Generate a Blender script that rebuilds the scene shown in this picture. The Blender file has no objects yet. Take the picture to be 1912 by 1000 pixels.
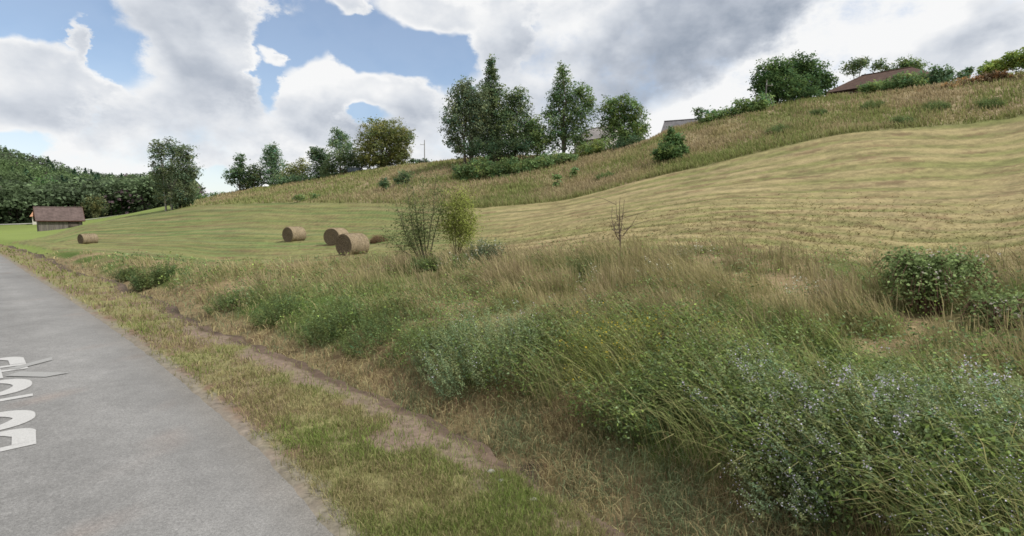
import bpy, math, random
import numpy as np
rng = np.random.default_rng(7); random.seed(7)
S = bpy.context.scene; COL = S.collection
D2R = math.radians
# ------------------------------------------------------------------ camera
FPX, PITCH, EYE = 956.0, D2R(5.4), 2.5          # focal length in photo pixels, downward pitch, eye height
cam = bpy.data.cameras.new('camera'); camo = bpy.data.objects.new('camera', cam); COL.objects.link(camo)
camo.location = (0, 0, EYE); camo.rotation_euler = (math.pi/2 - PITCH, 0, 0)
cam.sensor_width = 36; cam.lens = 18.0; cam.clip_start = .05; cam.clip_end = 6000
S.camera = camo
S.render.resolution_x, S.render.resolution_y = 1024, 536
S.view_settings.view_transform = 'Standard'; S.view_settings.look = 'None'
S.view_settings.exposure = 0.3; S.view_settings.gamma = 1; S.view_settings.use_curve_mapping = False
S.cycles.max_bounces = 8; S.cycles.diffuse_bounces = 6; S.cycles.transmission_bounces = 6; S.cycles.transparent_max_bounces = 4
S.cycles.use_denoising = True; S.cycles.pixel_filter_type = 'BLACKMAN_HARRIS'; S.cycles.filter_width = 1.6
SUN_EL, SUN_AZ = 50.0, 104.0                      # azimuth measured from the view direction towards the right

def ray(px, py):
    u = (px - 956)/FPX; v = (500 - py)/FPX; c, s = math.cos(PITCH), math.sin(PITCH)
    return np.array([u, c + v*s, -s + v*c])
def at(px, py, Y):
    d = ray(px, py); t = Y/d[1]; return d*t + np.array([0, 0, EYE])

# ------------------------------------------------------------------ world: sky with clouds
W = bpy.data.worlds.new('World'); S.world = W; W.use_nodes = True
nt = W.node_tree; nt.nodes.clear()
def N(kind, **kw):
    n = nt.nodes.new(kind)
    for k, v in kw.items(): setattr(n, k, v)
    return n
def put(sock, v):
    if isinstance(v, (int, float)): sock.default_value = v
    elif isinstance(v, (tuple, list)): sock.default_value = v
    else: nt.links.new(v, sock)
def M(op, a, b=0.0, c=None):
    n = N('ShaderNodeMath', operation=op); put(n.inputs[0], a); put(n.inputs[1], b)
    if c is not None: put(n.inputs[2], c)
    return n.outputs[0]
def MR(v, a, b, c=0.0, d=1.0, smooth=True):
    n = N('ShaderNodeMapRange', interpolation_type='SMOOTHSTEP' if smooth else 'LINEAR')
    for i, x in enumerate((v, a, b, c, d)): put(n.inputs[i], x)
    return n.outputs[0]
tc = N('ShaderNodeTexCoord'); sp = N('ShaderNodeSeparateXYZ'); nt.links.new(tc.outputs['Generated'], sp.inputs[0])
X, Yv, Z = sp.outputs
AZ = M('ARCTAN2', X, Yv); EL = M('ARCSINE', Z)
def noise3(scale, detail=6.0, rough=.55, off=0.0, vec=None, up=0.0):
    m = N('ShaderNodeMapping'); nt.links.new(vec or tc.outputs['Generated'], m.inputs[0]); m.inputs['Location'].default_value = (off, off*.7, off*.3 + up*1.5)
    m.inputs['Scale'].default_value = (1, 1, 1.5)
    n = N('ShaderNodeTexNoise'); nt.links.new(m.outputs[0], n.inputs['Vector'])
    n.inputs['Scale'].default_value = scale; n.inputs['Detail'].default_value = detail; n.inputs['Roughness'].default_value = rough
    return n.outputs[0]
def billow(scale, off, up=0.0):
    m = N('ShaderNodeMapping'); nt.links.new(tc.outputs['Generated'], m.inputs[0]); m.inputs['Location'].default_value = (off, off*.7, off*.3 + up)
    n = N('ShaderNodeTexVoronoi', feature='SMOOTH_F1'); nt.links.new(m.outputs[0], n.inputs['Vector'])
    n.inputs['Scale'].default_value = scale; n.inputs['Detail'].default_value = 1.5; n.inputs['Roughness'].default_value = .55
    n.inputs['Smoothness'].default_value = .25; n.normalize = True
    return n.outputs['Distance']
nA = noise3(3.0, 5, .6, 1.3); nB = noise3(9.0, 6, .66, 4.1); nU = M('SUBTRACT', noise3(5.0, 5, .6, 4.1), noise3(5.0, 5, .6, 4.1, up=.035)); bl = billow(9.0, 2.2); bU = M('SUBTRACT', billow(9.0, 2.2, .03), bl)
cv = N('ShaderNodeCombineXYZ'); nt.links.new(M('ADD', AZ, M('MULTIPLY', M('SUBTRACT', nB, .5), .14)), cv.inputs[0]); nt.links.new(M('ADD', EL, M('MULTIPLY', M('SUBTRACT', nA, .5), .16)), cv.inputs[1])
def azel(px, py):
    d = ray(px, py); d = d/np.linalg.norm(d); return math.atan2(d[0], d[1]), math.asin(d[2])
def blob(px, py, rx, ry, tilt=0.0):
    """soft elliptical patch of sky round a direction: 1 in its middle falling to 0 at its rim"""
    a0, e0 = azel(px, py); a1, _ = azel(px + rx, py); _, e1 = azel(px, py - ry)
    m = N('ShaderNodeMapping', vector_type='TEXTURE'); nt.links.new(cv.outputs[0], m.inputs[0]); m.inputs['Location'].default_value = (a0, e0, 0)
    m.inputs['Rotation'].default_value = (0, 0, tilt); m.inputs['Scale'].default_value = (abs(a1 - a0), abs(e1 - e0), 1)
    g = N('ShaderNodeTexGradient', gradient_type='SPHERICAL'); nt.links.new(m.outputs[0], g.inputs[0]); return g.outputs[1]
def union(bs):
    o = bs[0]
    for b in bs[1:]: o = M('MAXIMUM', o, b)
    return o
def total(bs):
    o = bs[0]
    for b in bs[1:]: o = M('ADD', o, b)
    return o
# openings of blue between the clouds
holes = union([blob(110, 15, 230, 120), blob(240, 95, 120, 90), blob(690, 75, 270, 110), blob(555, 95, 130, 120), blob(800, 85, 140, 85),
               blob(508, 145, 55, 70), blob(680, 218, 75, 28), blob(25, 268, 95, 40), blob(395, 335, 60, 16), blob(-300, 100, 260, 160), blob(700, -260, 500, 150)])
# cloud banks that close part of those openings again
banks = union([blob(365, 70, 170, 170), blob(810, 15, 125, 55), blob(650, 5, 60, 30), blob(600, 160, 95, 90), blob(60, 150, 160, 110), blob(150, 65, 38, 70), blob(720, 175, 120, 62), blob(940, 60, 75, 90), blob(525, 108, 42, 26)])
field = M('SUBTRACT', M('MULTIPLY', holes, 1.3), M('MULTIPLY', banks, 1.5))
edge = M('ADD', M('ADD', M('MULTIPLY', M('SUBTRACT', nB, .5), 1.0), M('MULTIPLY', M('SUBTRACT', nA, .5), .3)), M('MULTIPLY', M('SUBTRACT', bl, .40), .45))
clear = M('ADD', field, edge)
blue = MR(clear, -.04, .40)                                    # 1 = open sky
rim = MR(clear, -.55, .15)                                    # thin bright cloud edge towards an opening
grey = M('MINIMUM', total([M('MULTIPLY', blob(350, 80, 230, 170), .65), M('MULTIPLY', blob(1290, 60, 430, 130, .45), 2.0), M('MULTIPLY', blob(980, 160, 330, 170, .3), .6),
              M('MULTIPLY', blob(560, 245, 320, 75), .55), M('MULTIPLY', blob(80, 215, 280, 60), .4), M('MULTIPLY', blob(420, 300, 320, 40), .4), M('MULTIPLY', blob(820, 250, 160, 60), .5), M('MULTIPLY', blob(1800, 75, 330, 95, .1), .75), M('MULTIPLY', blob(1450, -60, 330, 130, .4), .9)]), 1.0)
dark = blob(1290, 75, 380, 105, .47)
white = total([M('MULTIPLY', blob(1460, 120, 420, 75, .5), 1.2), M('MULTIPLY', blob(1210, 245, 170, 75), .7), M('MULTIPLY', blob(1640, 50, 200, 80, .4), .8), M('MULTIPLY', blob(600, 140, 140, 65), .6), M('MULTIPLY', blob(640, 290, 200, 34), .7)])
tex = M('ADD', M('ADD', M('ADD', M('MULTIPLY', nU, .9), M('MULTIPLY', bU, .9)), M('MULTIPLY', M('SUBTRACT', nA, .5), .7)), M('ADD', M('MULTIPLY', M('SUBTRACT', nB, .5), .5), M('MULTIPLY', M('SUBTRACT', .40, bl), .35)))
tone = M('ADD', M('ADD', .70, tex), M('ADD', M('MULTIPLY', rim, .26), M('SUBTRACT', M('SUBTRACT', M('MULTIPLY', white, .45), M('MULTIPLY', grey, .50)), M('MULTIPLY', dark, .34))))
ramp = N('ShaderNodeValToRGB'); nt.links.new(tone, ramp.inputs[0])
cr = ramp.color_ramp; cr.elements[0].position = .02; cr.elements[0].color = (.33, .38, .46, 1); cr.elements[1].position = 1.0; cr.elements[1].color = (.95, .955, .96, 1)
e = cr.elements.new(.35); e.color = (.49, .535, .61, 1); e = cr.elements.new(.65); e.color = (.70, .735, .79, 1)
low = MR(EL, .02, .25)                                        # thin veil near the horizon
sky = N('ShaderNodeTexSky', sky_type='NISHITA'); sky.sun_disc = False; sky.sun_elevation = D2R(SUN_EL); sky.sun_rotation = D2R(SUN_AZ)
sky.air_density = 1.0; sky.dust_density = .6; sky.ozone_density = 1.5
bg1 = N('ShaderNodeBackground'); nt.links.new(sky.outputs[0], bg1.inputs[0]); bg1.inputs[1].default_value = .125
bg2 = N('ShaderNodeBackground'); nt.links.new(ramp.outputs[0], bg2.inputs[0]); bg2.inputs[1].default_value = .80
mx = N('ShaderNodeMixShader'); nt.links.new(M('SUBTRACT', 1.0, M('MULTIPLY', blue, M('ADD', .45, M('MULTIPLY', low, .42)))), mx.inputs[0]); nt.links.new(bg1.outputs[0], mx.inputs[1]); nt.links.new(bg2.outputs[0], mx.inputs[2])
wo = N('ShaderNodeOutputWorld'); nt.links.new(mx.outputs[0], wo.inputs[0])
# ------------------------------------------------------------------ sun
sl = bpy.data.lights.new('sun', 'SUN'); sl.energy = 3.2; sl.angle = D2R(3.0); sl.color = (1, .968, .91)
so = bpy.data.objects.new('sun', sl); COL.objects.link(so); so.location = (30, 30, 60)
so.rotation_euler = (D2R(90 - SUN_EL), 0, D2R(180 - SUN_AZ))

# ------------------------------------------------------------------ numpy helpers
def sstep(a, b, x):
    t = np.clip((x - a)/(b - a), 0, 1); return t*t*(3 - 2*t)
def _h(i, j, s):
    n = (i.astype(np.int64)*374761393 + j.astype(np.int64)*668265263 + s*1442695041) & 0x7fffffff
    n = ((n ^ (n >> 13))*1274126177) & 0x7fffffff
    return ((n ^ (n >> 16)) & 0xffff)/65535.0
def vn(x, y, s=0):
    x = np.asarray(x, float); y = np.asarray(y, float)
    i = np.floor(x); j = np.floor(y); fx = x - i; fy = y - j; fx = fx*fx*(3 - 2*fx); fy = fy*fy*(3 - 2*fy)
    a = _h(i, j, s); b = _h(i + 1, j, s); c = _h(i, j + 1, s); d = _h(i + 1, j + 1, s)
    return (a*(1 - fx) + b*fx)*(1 - fy) + (c*(1 - fx) + d*fx)*fy
def fbm(x, y, o=4, s=0):
    v = 0; a = .5; t = 0
    for k in range(o):
        v = v + a*vn(np.asarray(x)*2**k + 17*k, np.asarray(y)*2**k - 9*k, s + k); t += a; a *= .5
    return v/t
def mix(a, b, w):
    w = np.asarray(w)[..., None]; return np.asarray(a)*(1 - w) + np.asarray(b)*w

def np_mesh(name, V, F, C=None, mat=None, smooth=False):
    V = np.ascontiguousarray(V, np.float32).reshape(-1, 3); F = np.ascontiguousarray(F, np.int32); k = F.shape[1]
    me = bpy.data.meshes.new(name); me.vertices.add(len(V)); me.vertices.foreach_set('co', V.ravel())
    me.loops.add(F.size); me.loops.foreach_set('vertex_index', F.ravel())
    me.polygons.add(len(F)); me.polygons.foreach_set('loop_start', np.arange(0, F.size, k, dtype=np.int32))
    if smooth: me.polygons.foreach_set('use_smooth', np.ones(len(F), bool))
    if C is not None:
        at_ = me.attributes.new('col', 'FLOAT_COLOR', 'POINT'); c4 = np.ones((len(V), 4), np.float32); c4[:, :3] = C
        at_.data.foreach_set('color', c4.ravel())
    me.update(calc_edges=True)
    if mat: me.materials.append(mat)
    return me
def link(name, me, parent=None):
    o = bpy.data.objects.new(name, me); COL.objects.link(o)
    if parent is not None:
        o.parent = parent
    return o
def tag(o, label=None, cat=None, group=None, kind=None):
    if label: o['label'] = label
    if cat: o['category'] = cat
    if group: o['group'] = group
    if kind: o['kind'] = kind
    return o
def empty(name, loc, label, cat, group=None, rz=0):
    o = bpy.data.objects.new(name, None); COL.objects.link(o); o.location = loc; o.rotation_euler = (0, 0, rz); o.empty_display_size = .2
    return tag(o, label, cat, group)

class Acc:
    """collects quads with point colours"""
    def __init__(s): s.V = []; s.F = []; s.C = []; s.n = 0
    def add(s, V, F, C):
        V = np.asarray(V, float).reshape(-1, 3); C = np.broadcast_to(np.asarray(C, float), V.shape)
        s.V.append(V); s.F.append(np.asarray(F) + s.n); s.C.append(C); s.n += len(V)
    def tube(s, pts, rad, col, k=6):
        pts = np.asarray(pts, float); n = len(pts); d = np.gradient(pts, axis=0); d /= np.linalg.norm(d, axis=1)[:, None] + 1e-9
        ref = np.where(np.abs(d[:, 2:3]) < .9, np.array([[0, 0, 1.]]), np.array([[1., 0, 0]]))
        a = np.cross(d, ref); a /= np.linalg.norm(a, axis=1)[:, None]; b = np.cross(d, a)
        th = np.linspace(0, 2*np.pi, k, endpoint=False)
        V = pts[:, None] + np.asarray(rad)[:, None, None]*(np.cos(th)[None, :, None]*a[:, None] + np.sin(th)[None, :, None]*b[:, None])
        i = np.arange(n - 1)[:, None]*k; j = np.arange(k)[None]; j2 = (j + 1) % k
        F = np.stack([i + j, i + j2, i + k + j2, i + k + j], -1).reshape(-1, 4)
        s.add(V, F, col)
    def box(s, c, d, col, R=None):
        c = np.asarray(c, float); h = np.asarray(d, float)/2
        P = np.array([[x, y, z] for z in (-1, 1) for y in (-1, 1) for x in (-1, 1)])*h
        if R is not None: P = P @ np.asarray(R).T
        s.add(P + c, [[0, 2, 3, 1], [4, 5, 7, 6], [0, 1, 5, 4], [2, 6, 7, 3], [0, 4, 6, 2], [1, 3, 7, 5]], col)
    def leaves(s, P, size, C, droop=.3, aspect=.55, nrm=None):
        """one folded diamond per leaf"""
        P = np.asarray(P, float); n = len(P)
        if n == 0: return
        th = rng.uniform(0, 2*np.pi, n); u = rng.uniform(-.75, .75, n)
        d = np.stack([np.cos(th)*np.sqrt(1 - u*u), np.sin(th)*np.sqrt(1 - u*u), u - droop], 1); d /= np.linalg.norm(d, axis=1)[:, None]
        w = np.cross(d, rng.normal(size=(n, 3)) + np.array([0, 0, 1.5])); w /= np.linalg.norm(w, axis=1)[:, None] + 1e-9
        sz = np.broadcast_to(np.asarray(size, float), (n,))[:, None]*rng.uniform(.6, 1.35, (n, 1))
        up = np.cross(w, d)
        V = np.stack([P - d*sz*.5, P + w*sz*aspect*.5 + up*sz*.1, P + d*sz*.5, P - w*sz*aspect*.5 + up*sz*.1], 1)
        C = np.broadcast_to(np.asarray(C, float), (n, 3))
        s.add(V, np.arange(4*n).reshape(n, 4), np.repeat(C, 4, 0))
    def blades(s, B, H, Wd, az, lean, C0, C1=None, w=(1, .85, .75, .15), curve=.5):
        """grass blades of three quads: base points, height, width, lean azimuth, lean angle, colour at foot and tip"""
        B = np.asarray(B, float); n = len(B)
        if n == 0: return
        H = np.broadcast_to(H, (n,)); Wd = np.broadcast_to(Wd, (n,)); az = np.broadcast_to(az, (n,)); lean = np.broadcast_to(lean, (n,))
        dirv = np.stack([np.cos(az), np.sin(az), 0*az], 1); fa = rng.uniform(0, np.pi, n)
        side = np.stack([np.cos(fa), np.sin(fa), 0*fa], 1)
        C1 = C0 if C1 is None else C1; rows = []; cols = []; p = B.copy(); fr = (0, .4, .75, 1.0); ang = lean*(1 - curve)
        for k in range(4):
            if k:
                a = (ang + lean*curve*2*(k - 1)/2)[:, None]; dl = (fr[k] - fr[k - 1])*H[:, None]
                p = p + dl*(np.sin(a)*dirv + np.cos(a)*np.array([0, 0, 1.]))
            ww = (Wd*w[k]*.5)[:, None]*side; rows += [p - ww, p + ww]
            c = mix(np.broadcast_to(C0, (n, 3)), np.broadcast_to(C1, (n, 3)), np.full(n, (0, .25, 1, 1)[k])); cols += [c, c]
        V = np.stack(rows, 1); C = np.stack(cols, 1)
        f = np.array([[0, 1, 3, 2], [2, 3, 5, 4], [4, 5, 7, 6]]); F = (np.arange(n)[:, None, None]*8 + f[None]).reshape(-1, 4)
        s.add(V, F, C.reshape(-1, 3))
    def obj(s, name, mat, parent=None, smooth=False):
        V = np.concatenate(s.V); off = np.zeros(3)
        if parent is not None:
            off = np.array(parent.location); V = V - off
            if abs(parent.rotation_euler.z) > 1e-6:
                c, sn = math.cos(-parent.rotation_euler.z), math.sin(-parent.rotation_euler.z); V = V @ np.array([[c, sn, 0], [-sn, c, 0], [0, 0, 1]])
        return link(name, np_mesh(name, V, np.concatenate(s.F), np.concatenate(s.C), mat, smooth), parent)

# ------------------------------------------------------------------ materials
def mat_col(name, rough=.9, trans=0.0, spec=.2, nscale=0.0, namp=.35, bump=0.0, bscale=40, grain=None):
    m = bpy.data.materials.new(name); m.use_nodes = True; t = m.node_tree; b = t.nodes['Principled BSDF']
    b.inputs['Roughness'].default_value = rough; b.inputs['Specular IOR Level'].default_value = spec
    a = t.nodes.new('ShaderNodeAttribute'); a.attribute_name = 'col'; c = a.outputs['Color']
    tcd = t.nodes.new('ShaderNodeTexCoord')
    if nscale:
        mp = t.nodes.new('ShaderNodeMapping'); t.links.new(tcd.outputs['Object'], mp.inputs[0])
        if grain: mp.inputs['Scale'].default_value = grain
        n = t.nodes.new('ShaderNodeTexNoise'); n.inputs['Scale'].default_value = nscale; n.inputs['Detail'].default_value = 6; n.inputs['Roughness'].default_value = .65
        t.links.new(mp.outputs[0], n.inputs['Vector'])
        r = t.nodes.new('ShaderNodeMapRange'); r.inputs[1].default_value = .25; r.inputs[2].default_value = .75; r.inputs[3].default_value = 1 - namp; r.inputs[4].default_value = 1 + namp
        t.links.new(n.outputs[0], r.inputs[0])
        v = t.nodes.new('ShaderNodeVectorMath'); v.operation = 'SCALE'; t.links.new(c, v.inputs[0]); t.links.new(r.outputs[0], v.inputs['Scale']); c = v.outputs[0]
    t.links.new(c, b.inputs['Base Color'])
    if bump:
        n2 = t.nodes.new('ShaderNodeTexNoise'); n2.inputs['Scale'].default_value = bscale; n2.inputs['Detail'].default_value = 5; t.links.new(tcd.outputs['Object'], n2.inputs['Vector'])
        bm = t.nodes.new('ShaderNodeBump'); bm.inputs['Strength'].default_value = bump; bm.inputs['Distance'].default_value = .03
        t.links.new(n2.outputs[0], bm.inputs['Height']); t.links.new(bm.outputs[0], b.inputs['Normal'])
    if trans:
        tr = t.nodes.new('ShaderNodeBsdfTranslucent'); t.links.new(c, tr.inputs[0]); mxx = t.nodes.new('ShaderNodeMixShader'); mxx.inputs[0].default_value = trans
        t.links.new(b.outputs[0], mxx.inputs[1]); t.links.new(tr.outputs[0], mxx.inputs[2]); t.links.new(mxx.outputs[0], t.nodes['Material Output'].inputs[0])
    return m
MG = mat_col('ground_soil_and_turf', .95, 0, .1, 9.0, .35, .6, 14)
MGR = mat_col('grass_blades', .8, .38, .12)
MLF = mat_col('leaf', .75, .38, .14)
MFL = mat_col('petal', .8, .3, .1)
MBK = mat_col('bark', .95, 0, .1, 12, .4, .6, 30)
MHAY = mat_col('hay', .95, 0, .1, 14, .45, .9, 22, (1, 1, 1))
MWD = mat_col('weathered_wood', .9, 0, .15, 3, .3, .3, 20, (4, 4, .4))
MTILE = mat_col('roof_tile', .85, 0, .2, 2.2, .35, .5, 9)
MREN = mat_col('render_wall', .9, 0, .2, 1.2, .12)
MGLS = mat_col('window_glass', .15, 0, .5)
MSTN = mat_col('stone', .9, 0, .2, 9, .3, .5, 25)
MOVL = mat_col('viewer_overlay', .8, 0, .2, 70, .22)  # surface of the map viewer's label and chevron laid on the road

# asphalt
MAS = bpy.data.materials.new('asphalt'); MAS.use_nodes = True; t = MAS.node_tree; b = t.nodes['Principled BSDF']; b.inputs['Roughness'].default_value = .85; b.inputs['Specular IOR Level'].default_value = .3
tcd = t.nodes.new('ShaderNodeTexCoord')
def tn(sc, det=4, ro=.6):
    n = t.nodes.new('ShaderNodeTexNoise'); n.inputs['Scale'].default_value = sc; n.inputs['Detail'].default_value = det; n.inputs['Roughness'].default_value = ro
    t.links.new(tcd.outputs['Object'], n.inputs['Vector']); return n.outputs[0]
a = t.nodes.new('ShaderNodeAttribute'); a.attribute_name = 'col'; cc = a.outputs['Color']
for sc, lo, hi, d in ((.8, .86, 1.12, 4), (38, .80, 1.22, 3), (120, .72, 1.3, 2), (5, .9, 1.1, 5)):
    r = t.nodes.new('ShaderNodeMapRange'); r.inputs[1].default_value = .3; r.inputs[2].default_value = .7; r.inputs[3].default_value = lo; r.inputs[4].default_value = hi; t.links.new(tn(sc, d), r.inputs[0])
    v = t.nodes.new('ShaderNodeVectorMath'); v.operation = 'SCALE'; t.links.new(cc, v.inputs[0]); t.links.new(r.outputs[0], v.inputs['Scale']); cc = v.outputs[0]
t.links.new(cc, b.inputs['Base Color'])
bm = t.nodes.new('ShaderNodeBump'); bm.inputs['Strength'].default_value = .5; bm.inputs['Distance'].default_value = .01; t.links.new(tn(90, 3), bm.inputs['Height']); t.links.new(bm.outputs[0], b.inputs['Normal'])

# ------------------------------------------------------------------ terrain description
EDGE = np.array([(60, -72), (25, -26), (3.85, -2.15), (.55, 1.6), (-1.43, 3.85), (-2.54, 5.12), (-3.93, 6.55), (-7.7, 10.23), (-16.5, 18.26), (-23.2, 24.3), (-36.7, 36.65), (-57, 54), (-100, 86), (-220, 150), (-500, 260)], float)
for _ in range(3):
    EDGE = np.concatenate([EDGE[:1], np.stack([.75*EDGE[:-1] + .25*EDGE[1:], .25*EDGE[:-1] + .75*EDGE[1:]], 1).reshape(-1, 2), EDGE[-1:]])
ESEG = np.linalg.norm(np.diff(EDGE, axis=0), axis=1); ELEN = np.concatenate([[0], np.cumsum(ESEG)])
def lateral(x, y):
    """signed distance to the right-hand road edge (positive = verge side) and distance along it"""
    x = np.asarray(x, float).ravel(); y = np.asarray(y, float).ravel(); T = np.empty_like(x); Sg = np.empty_like(x)
    A = EDGE[:-1]; Dv = np.diff(EDGE, axis=0)
    for c in range(0, len(x), 40000):
        p = np.stack([x[c:c+40000], y[c:c+40000]], 1)[:, None] - A[None]
        u = np.clip((p*Dv).sum(-1)/(ESEG**2), 0, 1); q = p - u[..., None]*Dv; dd = (q**2).sum(-1); k = dd.argmin(1); i = np.arange(len(k))
        cr_ = Dv[k, 1]*p[i, k, 0] - Dv[k, 0]*p[i, k, 1]
        T[c:c+40000] = np.sqrt(dd[i, k])*np.where(cr_ >= 0, 1, -1); Sg[c:c+40000] = ELEN[k] + u[i, k]*ESEG[k]
    w = (fbm(Sg*.42, 0*Sg + 3, 2, 201) - .5)*.75 + (fbm(Sg*1.7, 0*Sg + 8, 2, 202) - .5)*.30      # the ditch wanders a little
    return T + w*sstep(.75, 1.35, T)*sstep(6, 3.6, T), Sg
CP = [  # photo column, photo row, forward distance of points on the ground
 (1912, 1000, 3.4), (1740, 580, 9.2), (1900, 640, 7.0), (1500, 600, 8.6), (1500, 478, 14), (1900, 488, 12), (1200, 520, 13), (1200, 462, 17), (956, 478, 20), (956, 530, 14), (800, 494, 20), (700, 482, 26), (550, 492, 25), (400, 502, 25), (400, 540, 18), (700, 540, 15.5),
 (165, 470, 41), (165, 455, 57), (100, 470, 42), (60, 452, 58), (110, 431, 119), (0, 436, 90), (0, 420, 150), (60, 419, 150),
 (658, 475, 28.5), (549, 450, 41), (625, 455, 37), (300, 440, 62), (450, 420, 58), (300, 415, 82), (450, 470, 35), (560, 400, 66), (740, 405, 52), (230, 404, 118), (160, 417, 120),
 (1912, 420, 16.5), (1912, 350, 24), (1912, 280, 34), (1912, 215, 45), (1500, 420, 18.5), (1500, 350, 30), (1700, 400, 19.5), (1700, 300, 33), (1200, 400, 27), (1200, 335, 48), (1340, 370, 28), (956, 440, 29), (900, 388, 48), (1060, 410, 31), (1060, 372, 48), (1310, 310, 47), (1450, 275, 47), (1600, 245, 46),
 (740, 377, 62), (560, 377, 78), (420, 381, 95), (350, 387, 106),
 (1060, 330, 65), (900, 345, 68), (740, 340, 82), (1300, 275, 58), (1600, 212, 57), (1800, 180, 54), (560, 355, 100),
 (280, 391, 128), (325, 390, 112), (360, 378, 120), (420, 362, 130), (500, 348, 125), (640, 325, 115), (760, 309, 102), (850, 301, 93), (950, 296, 88), (1100, 287, 83), (1200, 270, 77), (1250, 244, 73), (1400, 209, 71), (1530, 183, 71), (1700, 166, 67), (1912, 138, 62),
 (0, 408, 220), (0, 355, 310), (0, 304, 390), (70, 322, 395), (150, 404, 220), (150, 376, 310), (150, 356, 400), (260, 398, 230), (260, 370, 350), (260, 354, 430), (400, 386, 330), (400, 384, 480)]
P3 = [at(*c) for c in CP]
for (px, py, Y, k) in [(420, 362, 130, .02), (500, 348, 125, .03), (640, 325, 115, .04), (850, 301, 93, .05), (1100, 287, 83, .05), (1250, 244, 73, .06), (1530, 183, 71, .07), (1912, 138, 62, .08)]:   # plateau behind the crest
    p = at(px, py, Y)
    for m_ in (1.35, 2.2, 5): q = p.copy(); q[:2] *= m_; q[2] = p[2] + k*Y*(min(m_, 1.9) - 1); P3.append(q)
for px, zt in ((0, 40), (150, 33), (260, 32), (400, 30)):
    p = at(px, 340, 700.); p[2] = zt*.6; P3.append(p)
for px in (-500, -1100):
    for Y, z in ((8, 0), (30, 0), (80, 0), (150, .5), (220, 3), (320, 22), (420, 36), (700, 25)): p = at(px, 400, Y); p[2] = z; P3.append(p)
for px, rows in ((2500, ((3, .3), (6, 1.6), (12, 4.5), (24, 12), (38, 20), (60, 24), (150, 27))), (3400, ((2.5, .6), (5, 2.2), (10, 6.5), (18, 14), (28, 21), (45, 24), (120, 26)))):
    for Y, z in rows: p = at(px, 400, Y); p[2] = z; P3.append(p)
P3 = np.array(P3)
def lp(x, y): return np.stack([np.arctan2(x, y)*2.2, .5*np.log(x*x + y*y)], -1)
TX = lp(P3[:, 0], P3[:, 1])
def Uk(d2): return .5*d2*np.log(d2 + 1e-12)
_n = len(TX); K = Uk(((TX[:, None] - TX[None])**2).sum(-1)) + np.eye(_n)*.004
Pm = np.concatenate([np.ones((_n, 1)), TX], 1); Am = np.zeros((_n + 3, _n + 3)); Am[:_n, :_n] = K; Am[:_n, _n:] = Pm; Am[_n:, :_n] = Pm.T
# heights are interpolated as sight-line slopes, so near and far points weigh alike
RR = np.hypot(P3[:, 0], P3[:, 1]); COEF = np.linalg.solve(Am, np.concatenate([(P3[:, 2] - EYE)/RR, np.zeros(3)]))
def tps(x, y):
    q = lp(x, y); out = np.empty(len(q))
    for c in range(0, len(q), 20000):
        qq = q[c:c+20000]; out[c:c+20000] = Uk(((qq[:, None] - TX[None])**2).sum(-1)) @ COEF[:_n] + COEF[_n] + qq @ COEF[_n+1:]
    return EYE + out*np.hypot(x, y)
def curve(pts):
    g = np.array([at(*p) for p in pts]); azs = np.arctan2(g[:, 0], g[:, 1]); o = np.argsort(azs); return azs[o], np.log(np.hypot(g[:, 0], g[:, 1]))[o]
CB = curve([(-200, 440, 60), (40, 458, 56), (100, 468, 43), (250, 478, 34), (400, 499, 25.5), (550, 494, 25), (700, 482, 26), (800, 480, 24), (956, 478, 20), (1200, 462, 17), (1500, 478, 14), (1700, 480, 12.6), (1912, 488, 12), (2500, 500, 8)])
CT = curve([(-200, 438, 63), (40, 452, 60), (100, 440, 75), (160, 420, 112), (250, 402, 115), (350, 387, 106), (420, 381, 95), (560, 377, 78), (740, 380, 61), (900, 389, 48), (1060, 372, 48), (1200, 336, 48), (1310, 310, 47), (1450, 276, 47), (1600, 246, 46), (1912, 216, 45), (2500, 150, 36)])
CC = curve([(-200, 400, 200), (160, 417, 150), (280, 391, 128), (420, 362, 130), (500, 348, 125), (640, 325, 115), (760, 309, 102), (850, 301, 93), (950, 296, 88), (1100, 287, 83), (1200, 270, 77), (1250, 244, 73), (1400, 209, 71), (1530, 183, 71), (1700, 166, 67), (1912, 138, 62), (2500, 80, 50)])
def height(x, y):
    x = np.asarray(x, float).ravel(); y = np.asarray(y, float).ravel(); r = np.hypot(x, y) + 1e-6; az = np.arctan2(x, y)
    T, Sg = lateral(x, y)
    dl = np.interp(Sg, [60, 75, 90, 110, 150], [.0, .08, .25, .5, .9])                # the ditch drifts away from the road further on
    prof = np.interp(T - dl*(T > 1)*.6, [-40, -4.7, -4.4, -.12, .06, .5, 1.25, 1.58, 1.70, 1.95, 2.35, 3.15, 3.6, 4.2, 8, 14, 30, 60, 90, 300], [.1, .0, -.05, -.04, .012, .02, -.02, -.07, -.45, -.68, -.66, -.42, -.14, .08, .7, 1.8, 6, 19, 22, 26])
    side = np.clip((np.abs(az) - 1.05)/.4, 0, 1); side = side*side*(3 - 2*side)
    far = tps(x, y)*(1 - side) + np.where(T > 0, np.minimum(prof, 26), .05)*side
    w = sstep(2.9, 7.0, T); flat = sstep(-5, -30, T)
    z = np.where(T > 2.5, prof*(1 - w) + far*w, prof)
    return np.where(T < -5, prof*(1 - flat) + np.where(r > 60, far, .05)*flat, z), T, Sg
def zone(x, y, T):
    az = np.arctan2(x, y); lr = np.log(np.hypot(x, y) + 1e-6)
    lb = np.interp(az, *CB); lt = np.interp(az, *CT); lc = np.interp(az, *CC)
    q = (lr - lb)/np.maximum(lt - lb, .02)
    return az, lr, q, (lr - lt)/np.maximum(lc - lt, .02), lc
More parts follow.
